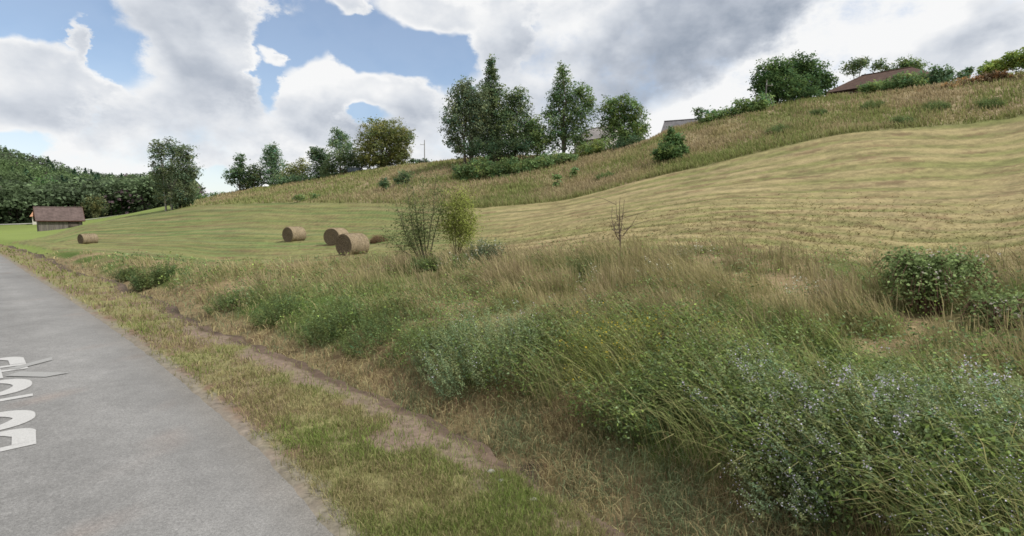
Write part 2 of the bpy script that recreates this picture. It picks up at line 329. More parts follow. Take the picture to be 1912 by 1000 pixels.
# palette (base colours)
STRAW = np.array([.29, .245, .128]); YGR = np.array([.198, .200, .080]); GRN = np.array([.095, .14, .034]); DGR = np.array([.05, .08, .022]); PINK = np.array([.262, .198, .132])
BRN = np.array([.15, .098, .06]); SOIL = np.array([.17, .13, .10]); GGR = np.array([.125, .165, .085]); LGR = np.array([.15, .2, .05])
def rows(q, az): return .5 + .5*np.sin(2*np.pi*(q*15 + .8*(fbm(az*2.6, q*2, 3, 73) - .5)*2))
def field_colour(x, y, q, az):
    """mown swaths: long streaks that follow the slope"""
    al = az*26; w = fbm(al*.2, q*3, 3, 5)*.9; rw = rows(q, az)
    s1 = fbm(al*.10, q*12 + w, 3, 11); s2 = fbm(al*.45, q*55 + w*3, 3, 21); s3 = fbm(x*.1, y*.1, 3, 31); s4 = fbm(al*1.6, q*130 + w*3, 2, 71)
    right = sstep(-.30, .12, az)
    c = mix(mix(GRN*1.25 + .03, YGR*1.0, sstep(.3, .65, s1*.4 + s2*.35 + rw*.25)), mix(YGR*1.12, STRAW*.98, sstep(.25, .62, s1*.35 + s2*.35 + rw*.3)), right)
    c = mix(c, STRAW*np.array([1.08, 1.05, 1.15]), sstep(.46, .75, s3*.5 + s2*.5)*.6*(.35 + .65*right)); c = mix(c, PINK*1.1, sstep(.56, .76, fbm(al*.3 + 7, q*30, 3, 41))*.25); c = c*(.90 + .17*rw[..., None]*(.4 + .6*right[..., None]))
    s5 = fbm(al*5, q*190 + w*4, 2, 74); s6 = fbm(x*1.4, y*1.4, 3, 75)
    c = mix(c, BRN*1.15, sstep(.66, .74, fbm(al*.9 + 2, q*75 + w*2, 2, 76))*.55)
    return c*(.60 + .42*sstep(.28, .68, s4*.4 + s2*.25 + s5*.35) + .18*(s6 - .3))[..., None]*.98*np.array([1.0, .985, .93])
def rough_colour(x, y):
    return mix(mix(BRN*1.2, STRAW*1.0, fbm(x*.8, y*.8, 3, 61)), GRN*.8, sstep(.4, .65, fbm(x*.35, y*.35, 3, 62)))

# ------------------------------------------------------------------ ground mesh (fine in front, coarse behind)
azs = np.concatenate([np.arange(-180, -54, 3.0), np.arange(-54, 54, .125), np.arange(54, 180, 3.0)]); azs = np.radians(azs)
rs = np.exp(np.concatenate([np.linspace(math.log(.6), math.log(130), 520), np.linspace(math.log(131.5), math.log(2600), 90)]))
na, nr = len(azs), len(rs)
gx = (np.sin(azs)[:, None]*rs[None]).ravel(); gy = (np.cos(azs)[:, None]*rs[None]).ravel()
gz, gT, gS = height(gx, gy); gaz, glr, gq, gh, glc = zone(gx, gy, gT); gr = np.exp(glr)
infield = sstep(-.03, .03, gq)*(1 - sstep(.985, 1.015, gq))*(gT > 4)
band = sstep(.985, 1.015, gq)*(1 - sstep(1.6, 2.2, gh))*(gT > 4)*sstep(-.60, -.50, gaz)
rough = (1 - infield)*(1 - band)*sstep(2.6, 3.1, gT)*(glr < np.interp(gaz, *CB) + .5)
lump = fbm(gx*2.2, gy*2.2, 4, 3) - .5
amp = np.where(gT < 0, 0, .03*sstep(.1, .7, gT) + .05*sstep(1.2, 2, gT)) + .05*rough + .10*band
gz = gz + lump*amp*(1 - .5*infield) + infield*(.065*(rows(gq, gaz)**3 - .3) + .05*(fbm(gaz*26*.45, gq*55, 3, 21) - .5))*np.minimum(1, gr/20) + np.where((gT > -.3) & (gT < .4), (fbm(gx*5, gy*5, 4, 8) - .5)*.018, 0)
n1 = fbm(gx*1.1, gy*1.1, 4, 70); n2 = fbm(gx*4, gy*4, 3, 71)
vc = mix(mix(YGR*.9, STRAW*.7, n1), mix(SOIL, BRN*1.1, n2), sstep(.42, .62, n1*.6 + n2*.4))                # verge turf
vc = mix(vc, np.array([.20, .175, .145])*(.75 + .5*n2[:, None]), sstep(.30, .05, gT + (n2 - .5)*.3)*.85)                                          # gravelly road edge
soilband = sstep(1.05, 1.35, gT + (n1 - .5)*1.2)*sstep(1.85, 1.6, gT)*sstep(112, 106, gS)
vc = mix(vc, mix(SOIL*.95, np.array([.205, .152, .122]), n2), soilband*.85)
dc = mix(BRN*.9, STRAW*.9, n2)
dc = mix(np.array([.075, .06, .046])*(.5 + 1.0*n2[:, None]), dc, np.maximum(sstep(2.35, 2.75, gT + (n2 - .5)*.7), .6*sstep(.58, .68, fbm(gx*.9, gy*.9, 3, 205)))); dc = mix(dc, np.array([.105, .075, .056])*(.45 + 1.1*n2[:, None]), sstep(1.95, 1.75, gT)); c = mix(vc, dc, sstep(1.50, 1.62, gT + (n2 - .5)*.2)); c = mix(c, rough_colour(gx, gy), sstep(3.2, 3.7, gT))  # ditch soil colour deepened to carry the trench's shade; bank face brown soil
c = mix(c, field_colour(gx, gy, gq, gaz), infield)
bc = mix(mix(PINK, STRAW*.9, fbm(gx*.25, gy*.25, 3, 81)), YGR*.9, sstep(.45, .62, fbm(gx*.12 + gz*.1, gy*.12, 3, 82)))
c = mix(c, bc, band)
meadow = np.array([.16, .2, .055])*(.8 + .5*fbm(gx*.05, gy*.05, 3, 85)[:, None])
fr = sstep(52, 64, gr)*(1 - infield)*(1 - band)*(gT > 3); c = mix(c, meadow, fr); c = mix(c, meadow, ((gT < -6) & (gr > 8))*1.0)
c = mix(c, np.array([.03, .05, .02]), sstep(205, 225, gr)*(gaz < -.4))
gi = np.arange(na)[:, None]*nr + np.arange(nr - 1)[None]; gj = (np.arange(na)[:, None] + 1) % na*nr + np.arange(nr - 1)[None]
GF = np.stack([gi, gi + 1, gj + 1, gj], -1).reshape(-1, 4)
ctr = len(gx); GV = np.stack([gx, gy, gz], 1)
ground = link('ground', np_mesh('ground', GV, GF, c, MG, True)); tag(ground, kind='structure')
def zg(x, y): return height(np.atleast_1d(x), np.atleast_1d(y))[0]

# ------------------------------------------------------------------ road and the viewer lettering on it
ee = np.concatenate([np.arange(60, 160, .3), np.arange(160, ELEN[-1], 3)]); ex = np.interp(ee, ELEN, EDGE[:, 0]); ey = np.interp(ee, ELEN, EDGE[:, 1])
d = np.stack([np.gradient(ex), np.gradient(ey)], 1); d /= np.linalg.norm(d, axis=1)[:, None]; rn = np.stack([d[:, 1], -d[:, 0]], 1)
tt = np.array([-4.9, -4.6, -4.1, -3.5, -3, -2.5, -2, -1.5, -1, -.6, -.35, -.2, -.08, .03, .12])
RX = ex[:, None] + rn[:, :1]*tt[None]; RY = ey[:, None] + rn[:, 1:]*tt[None]
RC = np.array([.185, .181, .175])*np.ones((len(ee)*len(tt), 3)); wear = fbm(RX.ravel()*.5, RY.ravel()*.5, 3, 91)
RC = mix(RC, np.array([.22, .175, .15]), sstep(.68, .8, fbm(RX.ravel()*1.3, RY.ravel()*1.3, 3, 93))*.5); RC = RC*(1 - .16*sstep(.55, .7, fbm(RX.ravel()*.22, RY.ravel()*.22, 3, 94)))[:, None]
trk = np.exp(-((np.tile(tt, len(ee)) + 1.0)/.35)**2) + np.exp(-((np.tile(tt, len(ee)) + 2.6)/.35)**2)
RC = RC*(.90 + .2*wear[:, None] + .11*trk[:, None]); RC = mix(RC, np.array([.16, .145, .125]), np.exp(-((np.tile(tt, len(ee)) - .05)/.28)**2)*.6)
ri = np.arange(len(ee) - 1)[:, None]*len(tt) + np.arange(len(tt) - 1)[None]
road = link('road', np_mesh('road', np.stack([RX, RY, 0*RX - .004 + .02*np.exp(-((tt + 2.4)/1.6)**2)[None]], -1), np.stack([ri, ri + 1, ri + len(tt) + 1, ri + len(tt)], -1).reshape(-1, 4), RC, MAS, True)); tag(road, kind='structure')

def smooth_me(o):
    o.data.polygons.foreach_set('use_smooth', np.ones(len(o.data.polygons), bool)); return o
def gp(px, py, dz=0.0):
    """ground point under a photo pixel"""
    d = ray(px, py); r = np.geomspace(2.2, 90, 900); P = d[None, :2]/np.linalg.norm(d[:2])*r[:, None]; zz = EYE + d[2]/np.linalg.norm(d[:2])*r - zg(P[:, 0], P[:, 1]) - dz
    i = np.argmax(zz < 0); return P[i]
# ------------------------------------------------------------------ vegetation builders
def tree(name, label, cat, Y, base, lobes, col, group=None, n=5200, leaf=.34, trunk=.16, bark=(.12, .10, .08), clump=15, fill=.5, lmul=1.2, spread=.085, dvar=.45, limb=True, droop=.3, depth=.8):
    """a tree or shrub: trunk(s) at photo points, crown made of leaf clumps spread through lobes given in photo pixels at distance Y"""
    base = base if isinstance(base, list) else [base]; col = np.asarray(col)*2.75
    if Y == 'ground': Y = float(gp(*base[0])[1])
    bp = at(base[0][0], base[0][1], Y); bz = float(zg(bp[0], bp[1])[0]); root = empty(name, (bp[0], bp[1], bz), label, cat, group)
    pxm = np.linalg.norm(ray(base[0][0], base[0][1])[:2])*Y/FPX      # metres per photo pixel there (along the sight line scale)
    pxm = Y/FPX
    wgt = np.array([l[2]*l[3] for l in lobes], float); wgt = wgt**.8; wgt /= wgt.sum(); n = int(n*1.3); leaf = leaf*lmul; cr_ = Acc(); lim = Acc(); cents = []
    for l, wq in zip(lobes, wgt):
        c0 = at(l[0], l[1], Y + (l[4] if len(l) > 4 else random.uniform(-.5, .5)*l[2]*pxm)); ra = np.array([l[2]*pxm, l[2]*pxm*depth, l[3]*pxm])*1.04; cents.append((c0, ra))
        nc = max(4, int(n*wq/clump)); v = rng.normal(size=(nc, 3)); v /= np.linalg.norm(v, axis=1)[:, None]
        rad = rng.uniform(0, 1, nc)**fill*rng.uniform(.84, 1.2, nc); cp = c0 + v*rad[:, None]*ra
        tone = np.clip(1 + dvar*(rng.normal(size=nc)*.45), .4, 1.8)[:, None]*np.asarray(col)*(1 + .12*rng.normal(size=(nc, 1))*np.array([[1.2, .3, -.5]]))
        sc = spread*(ra[0] + ra[2])*.5*rng.uniform(.7, 1.5, nc) + leaf*.35
        P = np.repeat(cp, clump, 0) + rng.normal(size=(nc*clump, 3))*np.repeat(sc, clump)[:, None]*np.array([1, 1, .75])
        cr_.leaves(P, leaf, np.clip(np.repeat(tone, clump, 0)*rng.uniform(.75, 1.25, (nc*clump, 1)), .004, .8), droop)
        for q in cp[rng.integers(0, nc, 5 if limb else 2)]:
            m = (c0 + q)/2 + rng.normal(size=3)*.1*ra; lim.tube([c0 - np.array([0, 0, ra[2]*.3]), m, q], [trunk*.22, trunk*.14, trunk*.05], bark, 4)
    for k, (bx, by) in enumerate(base):
        b0 = at(bx, by, Y); z0 = float(zg(b0[0], b0[1])[0]) - .15; b0 = np.array([b0[0], b0[1], z0])
        tops = sorted(cents, key=lambda c_: abs(c_[0][0] - b0[0]) + (k > 0)*random.random())
        for j, (c0, ra) in enumerate(tops if k == 0 else tops[:2]):
            fork = b0 + (c0 - b0)*np.array([.12, .12, .38]) + rng.normal(size=3)*trunk*.3; mid = b0 + (c0 - b0)*np.array([.5, .5, .7]) + rng.normal(size=3)*trunk*.8
            tr0 = trunk*(1 if j == 0 else .75)
            lim.tube([b0, b0 + (fork - b0)*.5 + rng.normal(size=3)*trunk*.1, fork, mid, c0, c0 + np.array([0, 0, ra[2]*.6])], [tr0*1.25, tr0, tr0*.85, tr0*.55, tr0*.3, tr0*.08], bark, 7)
    smooth_me(lim.obj('trunk', MBK, root)); cr_.obj('crown', MLF, root)
    return root

def clump(name, label, cat, x, y, rx, ry, h, col, ns=150, nl=34, leaf=.05, stemcol=(.13, .15, .06), flower=None, fsize=.02, fn=14, fpart='flowers', lean=(-.35, .0), group=None, var=.3, aspect=.34, fprob=.7, spread=.18, dome=True, low=.15, fr=.05, zoff=0.0):
    """a clump of leafy stems: each stem a thin tapered tube-like blade with leaves all along it, flower heads on top"""
    z0 = float(zg(x, y)[0]); root = empty(name, (x, y, z0), label, cat, group); st = Acc(); lf = Acc(); fl = Acc(); hasf = False
    a = rng.uniform(0, 2*np.pi, ns); q = np.sqrt(rng.uniform(0, 1, ns)); bx = x + rx*q*np.cos(a); by = y + ry*q*np.sin(a); bz = zg(bx, by) - .03
    hh = h*(1 - .45*q**2 if dome else np.ones(ns))*rng.uniform(.7, 1.12, ns)
    tip = np.stack([bx + hh*(lean[0] + rng.normal(size=ns)*spread + .28*q*np.cos(a)), by + hh*(lean[1] + rng.normal(size=ns)*spread + .28*q*np.sin(a)), bz + hh], 1)
    B = np.stack([bx, by, bz], 1); ctrl = B + (tip - B)*np.array([.3, .3, .6])
    def bez(u): u = u[..., None]; return B[:, None]*(1 - u)**2 + 2*ctrl[:, None]*u*(1 - u) + tip[:, None]*u*u
    us = np.linspace(0, 1, 5)[None].repeat(ns, 0); pp = bez(us); fa = rng.uniform(0, np.pi, ns); side = np.stack([np.cos(fa), np.sin(fa), 0*fa], 1)
    wd = (np.array([1, .9, .7, .5, .3])*max(.005, leaf*.12))[None, :, None]
    V = np.stack([pp - side[:, None]*wd/2, pp + side[:, None]*wd/2], 2).reshape(-1, 3); i = np.arange(ns)[:, None, None]*10; f = np.array([[0, 1, 3, 2], [2, 3, 5, 4], [4, 5, 7, 6], [6, 7, 9, 8]])[None]
    st.add(V, (i + f).reshape(-1, 4), np.asarray(stemcol))
    u = low + (1 - low)*rng.uniform(0, 1, (ns, nl))**.75; P = bez(u)
    tone = np.clip(1 + var*rng.normal(size=(ns, 1, 1)), .45, 1.8)*np.clip(1 + var*.6*rng.normal(size=(ns, nl, 1)), .5, 1.6)
    C = np.asarray(col)*tone*(1 + .1*rng.normal(size=(ns, 1, 1))*np.array([1.3, .2, -.6])); taper = (1.15 - .6*u)
    P = P + rng.normal(size=P.shape)*leaf*.55*taper[..., None]
    lf.leaves(P.reshape(-1, 3), (leaf*taper).ravel(), np.clip(C.reshape(-1, 3), .005, .85), .05, aspect)
    if flower is not None:
        sel = np.where(rng.uniform(size=ns) < fprob)[0]
        if len(sel):
            hasf = True; u = 1 - .14*rng.uniform(0, 1, (ns, fn))**1.5; P = (bez(u) + rng.normal(size=(ns, fn, 3))*fr)[sel]
            fl.leaves(P.reshape(-1, 3), fsize, np.clip(np.asarray(flower)*np.clip(1 + .2*rng.normal(size=(len(sel)*fn, 1)), .5, 1.4), 0, .9), 0, .9)
    st.obj('stems', MGR, root); lf.obj('foliage', MLF, root)
    if hasf: tag(fl.obj(fpart, MFL, root), kind='stuff')
    return root

# ------------------------------------------------------------------ far wooded hill (one mass of crowns)
def forest():
    A = Acc(); n = 1650; az_ = rng.uniform(-.98, -.555, n); r_ = 228 + 330*rng.uniform(0, 1, n)**1.15
    x = np.sin(az_)*r_; y = np.cos(az_)*r_; z = zg(x, y); o = np.argsort(-r_); hue = fbm(x*.02, y*.02, 3, 131)
    for i in o:
        H = random.uniform(8, 14); w = random.uniform(3.8, 7.2); con = random.random() < .07
        col = np.array([.040, .054, .031])*random.uniform(.5, 1.6); col = mix(col, np.array([.048, .070, .029]), np.array(np.clip((hue[i] - .45)*4, 0, 1)))
        if con: col = np.array([.022, .042, .024]); w *= .7; H *= 1.15
        if random.random() < .04: col = np.array([.05, .035, .04])
        k = 210; v = rng.normal(size=(k, 3)); v /= np.linalg.norm(v, axis=1)[:, None]; v[:, 2] = np.where(rng.uniform(size=k) < .3, v[:, 2], np.abs(v[:, 2]))
        if con: v[:, :2] *= (1 - np.clip(v[:, 2:3], 0, .9))
        P = np.array([x[i], y[i], z[i] + H*.5]) + v*rng.uniform(.8, 1.08, (k, 1))*np.array([w, w, H*.55])
        A.leaves(P, 1.15, np.clip(col*2.9*np.clip(1 + .35*rng.normal(size=(k, 1)), .4, 2), .003, .5), .15, .8)
    for i in range(0, n, 2): A.tube([(x[i], y[i], z[i] - .5), (x[i], y[i], z[i] + 6)], [.3, .15], (.09, .075, .06), 4)
    tag(A.obj('forest', MLF), 'dense green wood covering the far hillside', 'forest', kind='stuff')
forest()

# ------------------------------------------------------------------ trees and shrubs, each with its own outline
TG = np.array([.066, .090, .046]); DKG = np.array([.036, .056, .028]); OLV = np.array([.098, .108, .040]); BIR = np.array([.088, .112, .064]); MID = np.array([.066, .096, .038]); LIM = np.array([.13, .17, .045])
gpt = 'trees along the hill crest'
tree('birch_tree', 'lone multi-stemmed birch standing left on the slope above the barn', 'tree', 110, [(321, 391), (310, 392), (333, 390), (350, 386)],
     [(297, 284, 15, 20), (322, 280, 20, 19), (346, 288, 17, 19), (334, 315, 32, 24), (302, 318, 21, 24), (358, 325, 15, 15), (312, 352, 25, 28), (345, 350, 22, 26), (330, 372, 14, 12)], BIR*.72, n=9500, leaf=.36, trunk=.2, bark=(.3, .28, .25))
tree('low_shrub', 'dark shrub at the foot of the lone birch', 'shrub', 110, (336, 390), [(334, 383, 13, 10), (352, 380, 10, 9)], DKG, n=900, leaf=.35, trunk=.06)
tree('poplar_tree', 'sparse pointed tree at the left end of the crest row', 'tree', 126, (448, 356), [(449, 300, 9, 14), (446, 318, 16, 14), (436, 330, 18, 16), (455, 338, 16, 18)], DKG*1.4, gpt, n=3000, leaf=.38)
tree('round_tree', 'low rounded tree between the pointed tree and the oval tree', 'tree', 126, (474, 354), [(474, 325, 15, 20), (472, 342, 20, 16)], TG*.85, gpt, n=2600, leaf=.38)
tree('oval_tree', 'tall oval grey-green tree in the left crest row', 'tree', 127, (509, 347), [(508, 287, 14, 20), (509, 306, 22, 22), (508, 330, 23, 20)], np.array([.065, .098, .055]), gpt, n=4600, leaf=.36, spread=.07)
tree('yellowish_bush', 'yellowish bush in the gap right of the oval tree', 'bush', 124, (556, 343), [(543, 322, 22, 15), (565, 315, 20, 18), (550, 333, 28, 12)], np.array([.09, .10, .042]), gpt, n=3000, leaf=.36)
tree('hedge_bush', 'long low dark hedge along the foot of the crest row', 'hedge', 121, (560, 345), [(530, 337, 28, 8), (575, 335, 30, 9), (615, 328, 26, 10)], DKG*1.4, gpt, n=2400, leaf=.36, trunk=.06)
tree('dark_tree', 'dark green tree left of the thin tall tree', 'tree', 120, (602, 335), [(588, 284, 13, 9), (600, 292, 18, 15), (600, 315, 25, 24)], DKG*1.15, gpt, n=3600, leaf=.36)
tree('slender_tree', 'thin airy tree rising above its neighbours with sky showing through', 'tree', 122, (636, 330), [(630, 249, 14, 9), (641, 258, 15, 10), (625, 266, 13, 14), (645, 276, 14, 16)], DKG*1.6, gpt, n=1900, leaf=.33, spread=.13)
tree('bushy_tree', 'mid green bushy tree in front of the round olive tree', 'tree', 116, (645, 328), [(640, 290, 28, 28), (655, 300, 25, 25), (622, 306, 18, 20), (665, 308, 16, 16), (678, 296, 20, 22), (612, 318, 18, 14)], TG*.95, gpt, n=5000, leaf=.36)
tree('olive_green_tree', 'big round olive-green tree at the right end of the left crest row', 'tree', 113, (718, 318), [(705, 250, 34, 28), (735, 250, 30, 26), (755, 256, 20, 17), (690, 275, 27, 28), (725, 283, 38, 30), (750, 285, 18, 22), (695, 300, 25, 14), (725, 303, 34, 12)], OLV*.85, gpt, n=15000, leaf=.34, trunk=.3, spread=.07, dvar=.3)
tree('low_shrub', 'small dark shrub at the foot of the utility pole', 'shrub', 103, (788, 307), [(780, 302, 10, 5), (795, 302, 8, 5), (770, 299, 4, 6)], DKG, n=500, leaf=.3, trunk=.04)
gbig = 'tall trees of the middle group'
tree('drooping_birch', 'broad drooping birch at the left of the tall middle group', 'tree', 84, [(880, 298), (868, 298)], [(868, 168, 22, 24), (856, 195, 25, 28), (850, 228, 27, 28), (880, 205, 26, 40), (846, 258, 15, 24), (888, 250, 32, 36), (857, 275, 9, 18), (895, 195, 20, 34), (900, 235, 20, 30)], BIR*.78, gbig, n=11500, leaf=.29, trunk=.22, droop=.9)
tree('spire_tree', 'tallest tree of the middle group with a narrow spire top', 'tree', 86, (918, 298), [(917, 122, 8, 14), (919, 142, 13, 16), (911, 165, 17, 18), (924, 178, 18, 24), (912, 205, 25, 30), (925, 245, 30, 36)], TG*.9, gbig, n=8800, leaf=.29, trunk=.24)
tree('dark_tree', 'dark dome-shaped tree on the right of the spire tree', 'tree', 84, (960, 296), [(972, 180, 16, 16), (955, 188, 17, 20), (968, 208, 26, 28), (955, 240, 35, 34), (978, 258, 25, 30), (930, 275, 40, 24), (942, 215, 20, 32), (985, 245, 18, 30)], np.array([.062, .085, .040]), gbig, n=9500, leaf=.29, trunk=.22)
tree('dark_bush', 'very dark bush under the tall middle group', 'bush', 80.5, (920, 300), [(890, 280, 28, 18), (930, 278, 32, 20), (970, 278, 25, 17)], DKG*.75, n=3600, leaf=.28, trunk=.08)
tree('light_green_bush', 'lighter bush filling the gap between the two tall tree clumps', 'bush', 83, (1004, 292), [(1000, 240, 18, 22), (1006, 268, 20, 26)], np.array([.075, .105, .042]), n=2600, leaf=.29, trunk=.09)
tree('pointed_tree', 'pointed tree with an airy top right of the gap in the middle group', 'tree', 83, (1052, 290), [(1050, 133, 10, 14), (1050, 155, 18, 18), (1036, 182, 15, 17), (1058, 186, 24, 24), (1084, 172, 19, 18), (1098, 190, 14, 14), (1050, 220, 34, 28), (1086, 212, 26, 32), (1028, 210, 14, 11), (1035, 255, 26, 28), (1075, 255, 30, 30)], np.array([.068, .100, .044]), gbig, n=11500, leaf=.28, trunk=.2, spread=.08)
tree('broad_tree', 'broad round-topped tree at the right end of the middle group', 'tree', 83, (1162, 288), [(1140, 205, 24, 25), (1165, 200, 27, 22), (1185, 215, 20, 22), (1150, 232, 34, 28), (1190, 245, 22, 24), (1168, 262, 34, 24), (1200, 240, 12, 10)], np.array([.066, .095, .034]), gbig, n=9800, leaf=.28, trunk=.22, spread=.07)
tree('dark_bush', 'dark bush at the foot of the broad round-topped tree', 'bush', 79, (1180, 283), [(1165, 272, 28, 15), (1190, 268, 22, 15)], DKG*1.1, n=1800, leaf=.28, trunk=.06)
tree('pale_bush', 'pale yellow-green bush below the white house gable', 'bush', 80, (1120, 290), [(1120, 272, 24, 14), (1100, 280, 25, 11)], np.array([.09, .115, .04]), n=1800, leaf=.27, trunk=.06)
for lab, Y, b_, L, cc_, n_ in (
    ('wide green scrub bush spreading at the left below the tall middle group', 'ground', (880, 335), [(865, 322, 20, 16), (900, 315, 28, 20), (880, 335, 32, 9)], MID*.95, 3200),
    ('green scrub bush in the middle of the bank below the tall group', 'ground', (940, 330), [(930, 318, 28, 17), (955, 310, 22, 15), (945, 332, 26, 7)], MID*.9, 2600),
    ('green scrub bush below the gap between the tall tree clumps', 'ground', (992, 318), [(985, 310, 22, 14), (1010, 304, 20, 13)], MID, 1800),
    ('scrub bush below the pointed tree', 'ground', (1042, 306), [(1035, 297, 22, 13), (1060, 293, 16, 10)], np.array([.075, .105, .045]), 1500),
    ('narrow young evergreen on the pink grass bank', 'ground', (1072, 332), [(1072, 324, 6, 10), (1071, 318, 4, 6)], MID*1.1, 260),
    ('small ragged sapling on the pink grass bank below the scrub', 'ground', (1040, 350), [(1040, 333, 7, 13), (1038, 345, 6, 6)], MID*1.2, 220)):
    tree('scrub_bush', lab, 'bush', Y, b_, L, cc_, 'scrub bushes on the bank below the trees', n=n_, leaf=.26, trunk=.05)
# young conifer on the pink bank
cl = [(1252, 246, 5, 8), (1251, 257, 12, 9), (1252, 269, 19, 10), (1250, 282, 27, 10), (1254, 292, 30, 9), (1232, 286, 11, 12), (1274, 280, 11, 12), (1262, 262, 14, 12)]
tree('young_conifer', 'rounded cone-shaped young tree standing alone on the pink grass bank', 'tree', 'ground', (1252, 300), cl, np.array([.052, .082, .030]), n=4200, leaf=.22, trunk=.1, spread=.09)
gh = 'hedge shrubs along the right crest'
for lab, Y, b_, L, cc_, n_ in (
    ('small airy tree in front of the grey roof', 72, (1305, 236), [(1303, 208, 10, 7), (1315, 205, 8, 5), (1308, 220, 8, 9)], TG, 420),
    ('bright green crest shrub just right of the grey roof', 70, (1345, 227), [(1340, 217, 22, 12), (1322, 224, 12, 8)], MID*1.15, 1500),
    ('taller bright green crest shrub left of the pole', 70, (1382, 216), [(1385, 201, 20, 16), (1375, 210, 25, 10)], MID*1.15, 1700),
    ('light green crest shrub at the foot of the dark tree pair', 69, (1424, 206), [(1422, 193, 18, 17), (1405, 200, 14, 10)], MID*1.35, 1500)):
    tree('crest_shrub', lab, 'shrub', Y, b_, L, cc_, gh, n=n_, leaf=.25, trunk=.05)
tree('dark_tree', 'left tree of the dark pair beside the brown-roofed house', 'tree', 73, (1450, 200), [(1445, 138, 32, 26), (1425, 158, 22, 22), (1455, 168, 36, 30), (1462, 128, 16, 14)], np.array([.042, .07, .026]), n=8200, leaf=.27, trunk=.2, spread=.07)
tree('dark_tree', 'right tree of the dark pair, touching the brown roof', 'tree', 74, (1490, 195), [(1500, 122, 26, 20), (1520, 140, 26, 24), (1485, 140, 24, 26), (1545, 152, 15, 14), (1495, 170, 34, 28), (1525, 165, 22, 18)], np.array([.04, .068, .026]), n=9000, leaf=.27, trunk=.2, spread=.07)
tree('airy_tree', 'thin airy tree rising behind the brown roof ridge', 'tree', 104, (1600, 160), [(1592, 126, 16, 14), (1610, 118, 14, 10), (1640, 122, 12, 9), (1655, 130, 10, 8)], TG*.9, n=1900, leaf=.33, spread=.13)
tree('round_tree', 'round tree rising behind the right end of the brown roof', 'tree', 102, (1697, 165), [(1690, 120, 20, 12), (1705, 125, 20, 14), (1695, 138, 26, 14)], MID*.9, n=2600, leaf=.32)
for lab, Y, b_, L, cc_, n_ in (
    ('low green hedge shrub against the front of the brown-roofed house', 69, (1640, 176), [(1625, 164, 22, 8), (1655, 162, 24, 10)], MID*1.1, 1700),
    ('hedge shrub hiding the right end of the brown-roofed house', 68.5, (1700, 168), [(1685, 152, 24, 14), (1715, 150, 22, 13), (1700, 160, 32, 9)], MID, 2300),
    ('feathery grey-green shrub right of the brown-roofed house', 67, (1758, 160), [(1750, 138, 14, 14), (1768, 138, 12, 13), (1757, 150, 24, 10)], np.array([.06, .095, .05]), 1500),
    ('small dark windswept shrub on the right crest', 66, (1808, 152), [(1808, 132, 9, 8), (1798, 142, 12, 8)], DKG*1.4, 500),
    ('bright green bush at the far right of the crest', 60, (1870, 142), [(1860, 125, 22, 12), (1885, 115, 20, 14), (1845, 132, 14, 8)], LIM*.75, 2100),
    ('tall green bush cut by the right edge of the photo', 58, (1915, 135), [(1908, 110, 14, 16), (1930, 108, 25, 22)], LIM*.65, 1600)):
    tree('crest_shrub', lab, 'shrub', Y, b_, L, cc_, gh, n=n_, leaf=.25, trunk=.05)
BR = np.array([.105, .070, .040])
for lab, Y, b_, L, cc_ in (
    ('rust-brown bracken patch below the hedge of the brown-roofed house', 62, (1725, 192), [(1710, 178, 18, 9), (1735, 175, 18, 10), (1725, 186, 22, 7)], BR),
    ('tan and brown bracken patch below the small windswept shrub', 61, (1790, 170), [(1775, 163, 18, 8), (1805, 155, 20, 8)], BR*np.array([1.2, 1.3, 1.2])),
    ('rust-brown bracken patch at the right crest', 59, (1850, 158), [(1835, 148, 18, 8), (1862, 143, 18, 8)], BR*1.1)):
    tree('bracken_patch', lab, 'bracken', Y, b_, L, cc_, 'bracken patches on the right crest', n=1300, leaf=.22, trunk=.03, limb=False)
gs = 'small shrubs on the left slope'
for lab, Y, b_, L, cc_, n_ in (
    ('dark rounded shrub above the green sapling', 'ground', (757, 345), [(757, 330, 15, 11), (745, 337, 9, 7)], DKG*1.3, 900),
    ('small dark upright shrub left of the sapling top', 'ground', (719, 356), [(718, 343, 9, 11)], DKG*1.3, 500),
    ('bright green low shrub on the left field edge', 'ground', (572, 374), [(560, 369, 14, 5), (588, 366, 10, 7)], MID, 500)):
    tree('slope_shrub', lab, 'shrub', Y, b_, L, cc_, gs, n=n_, leaf=.24, trunk=.04)
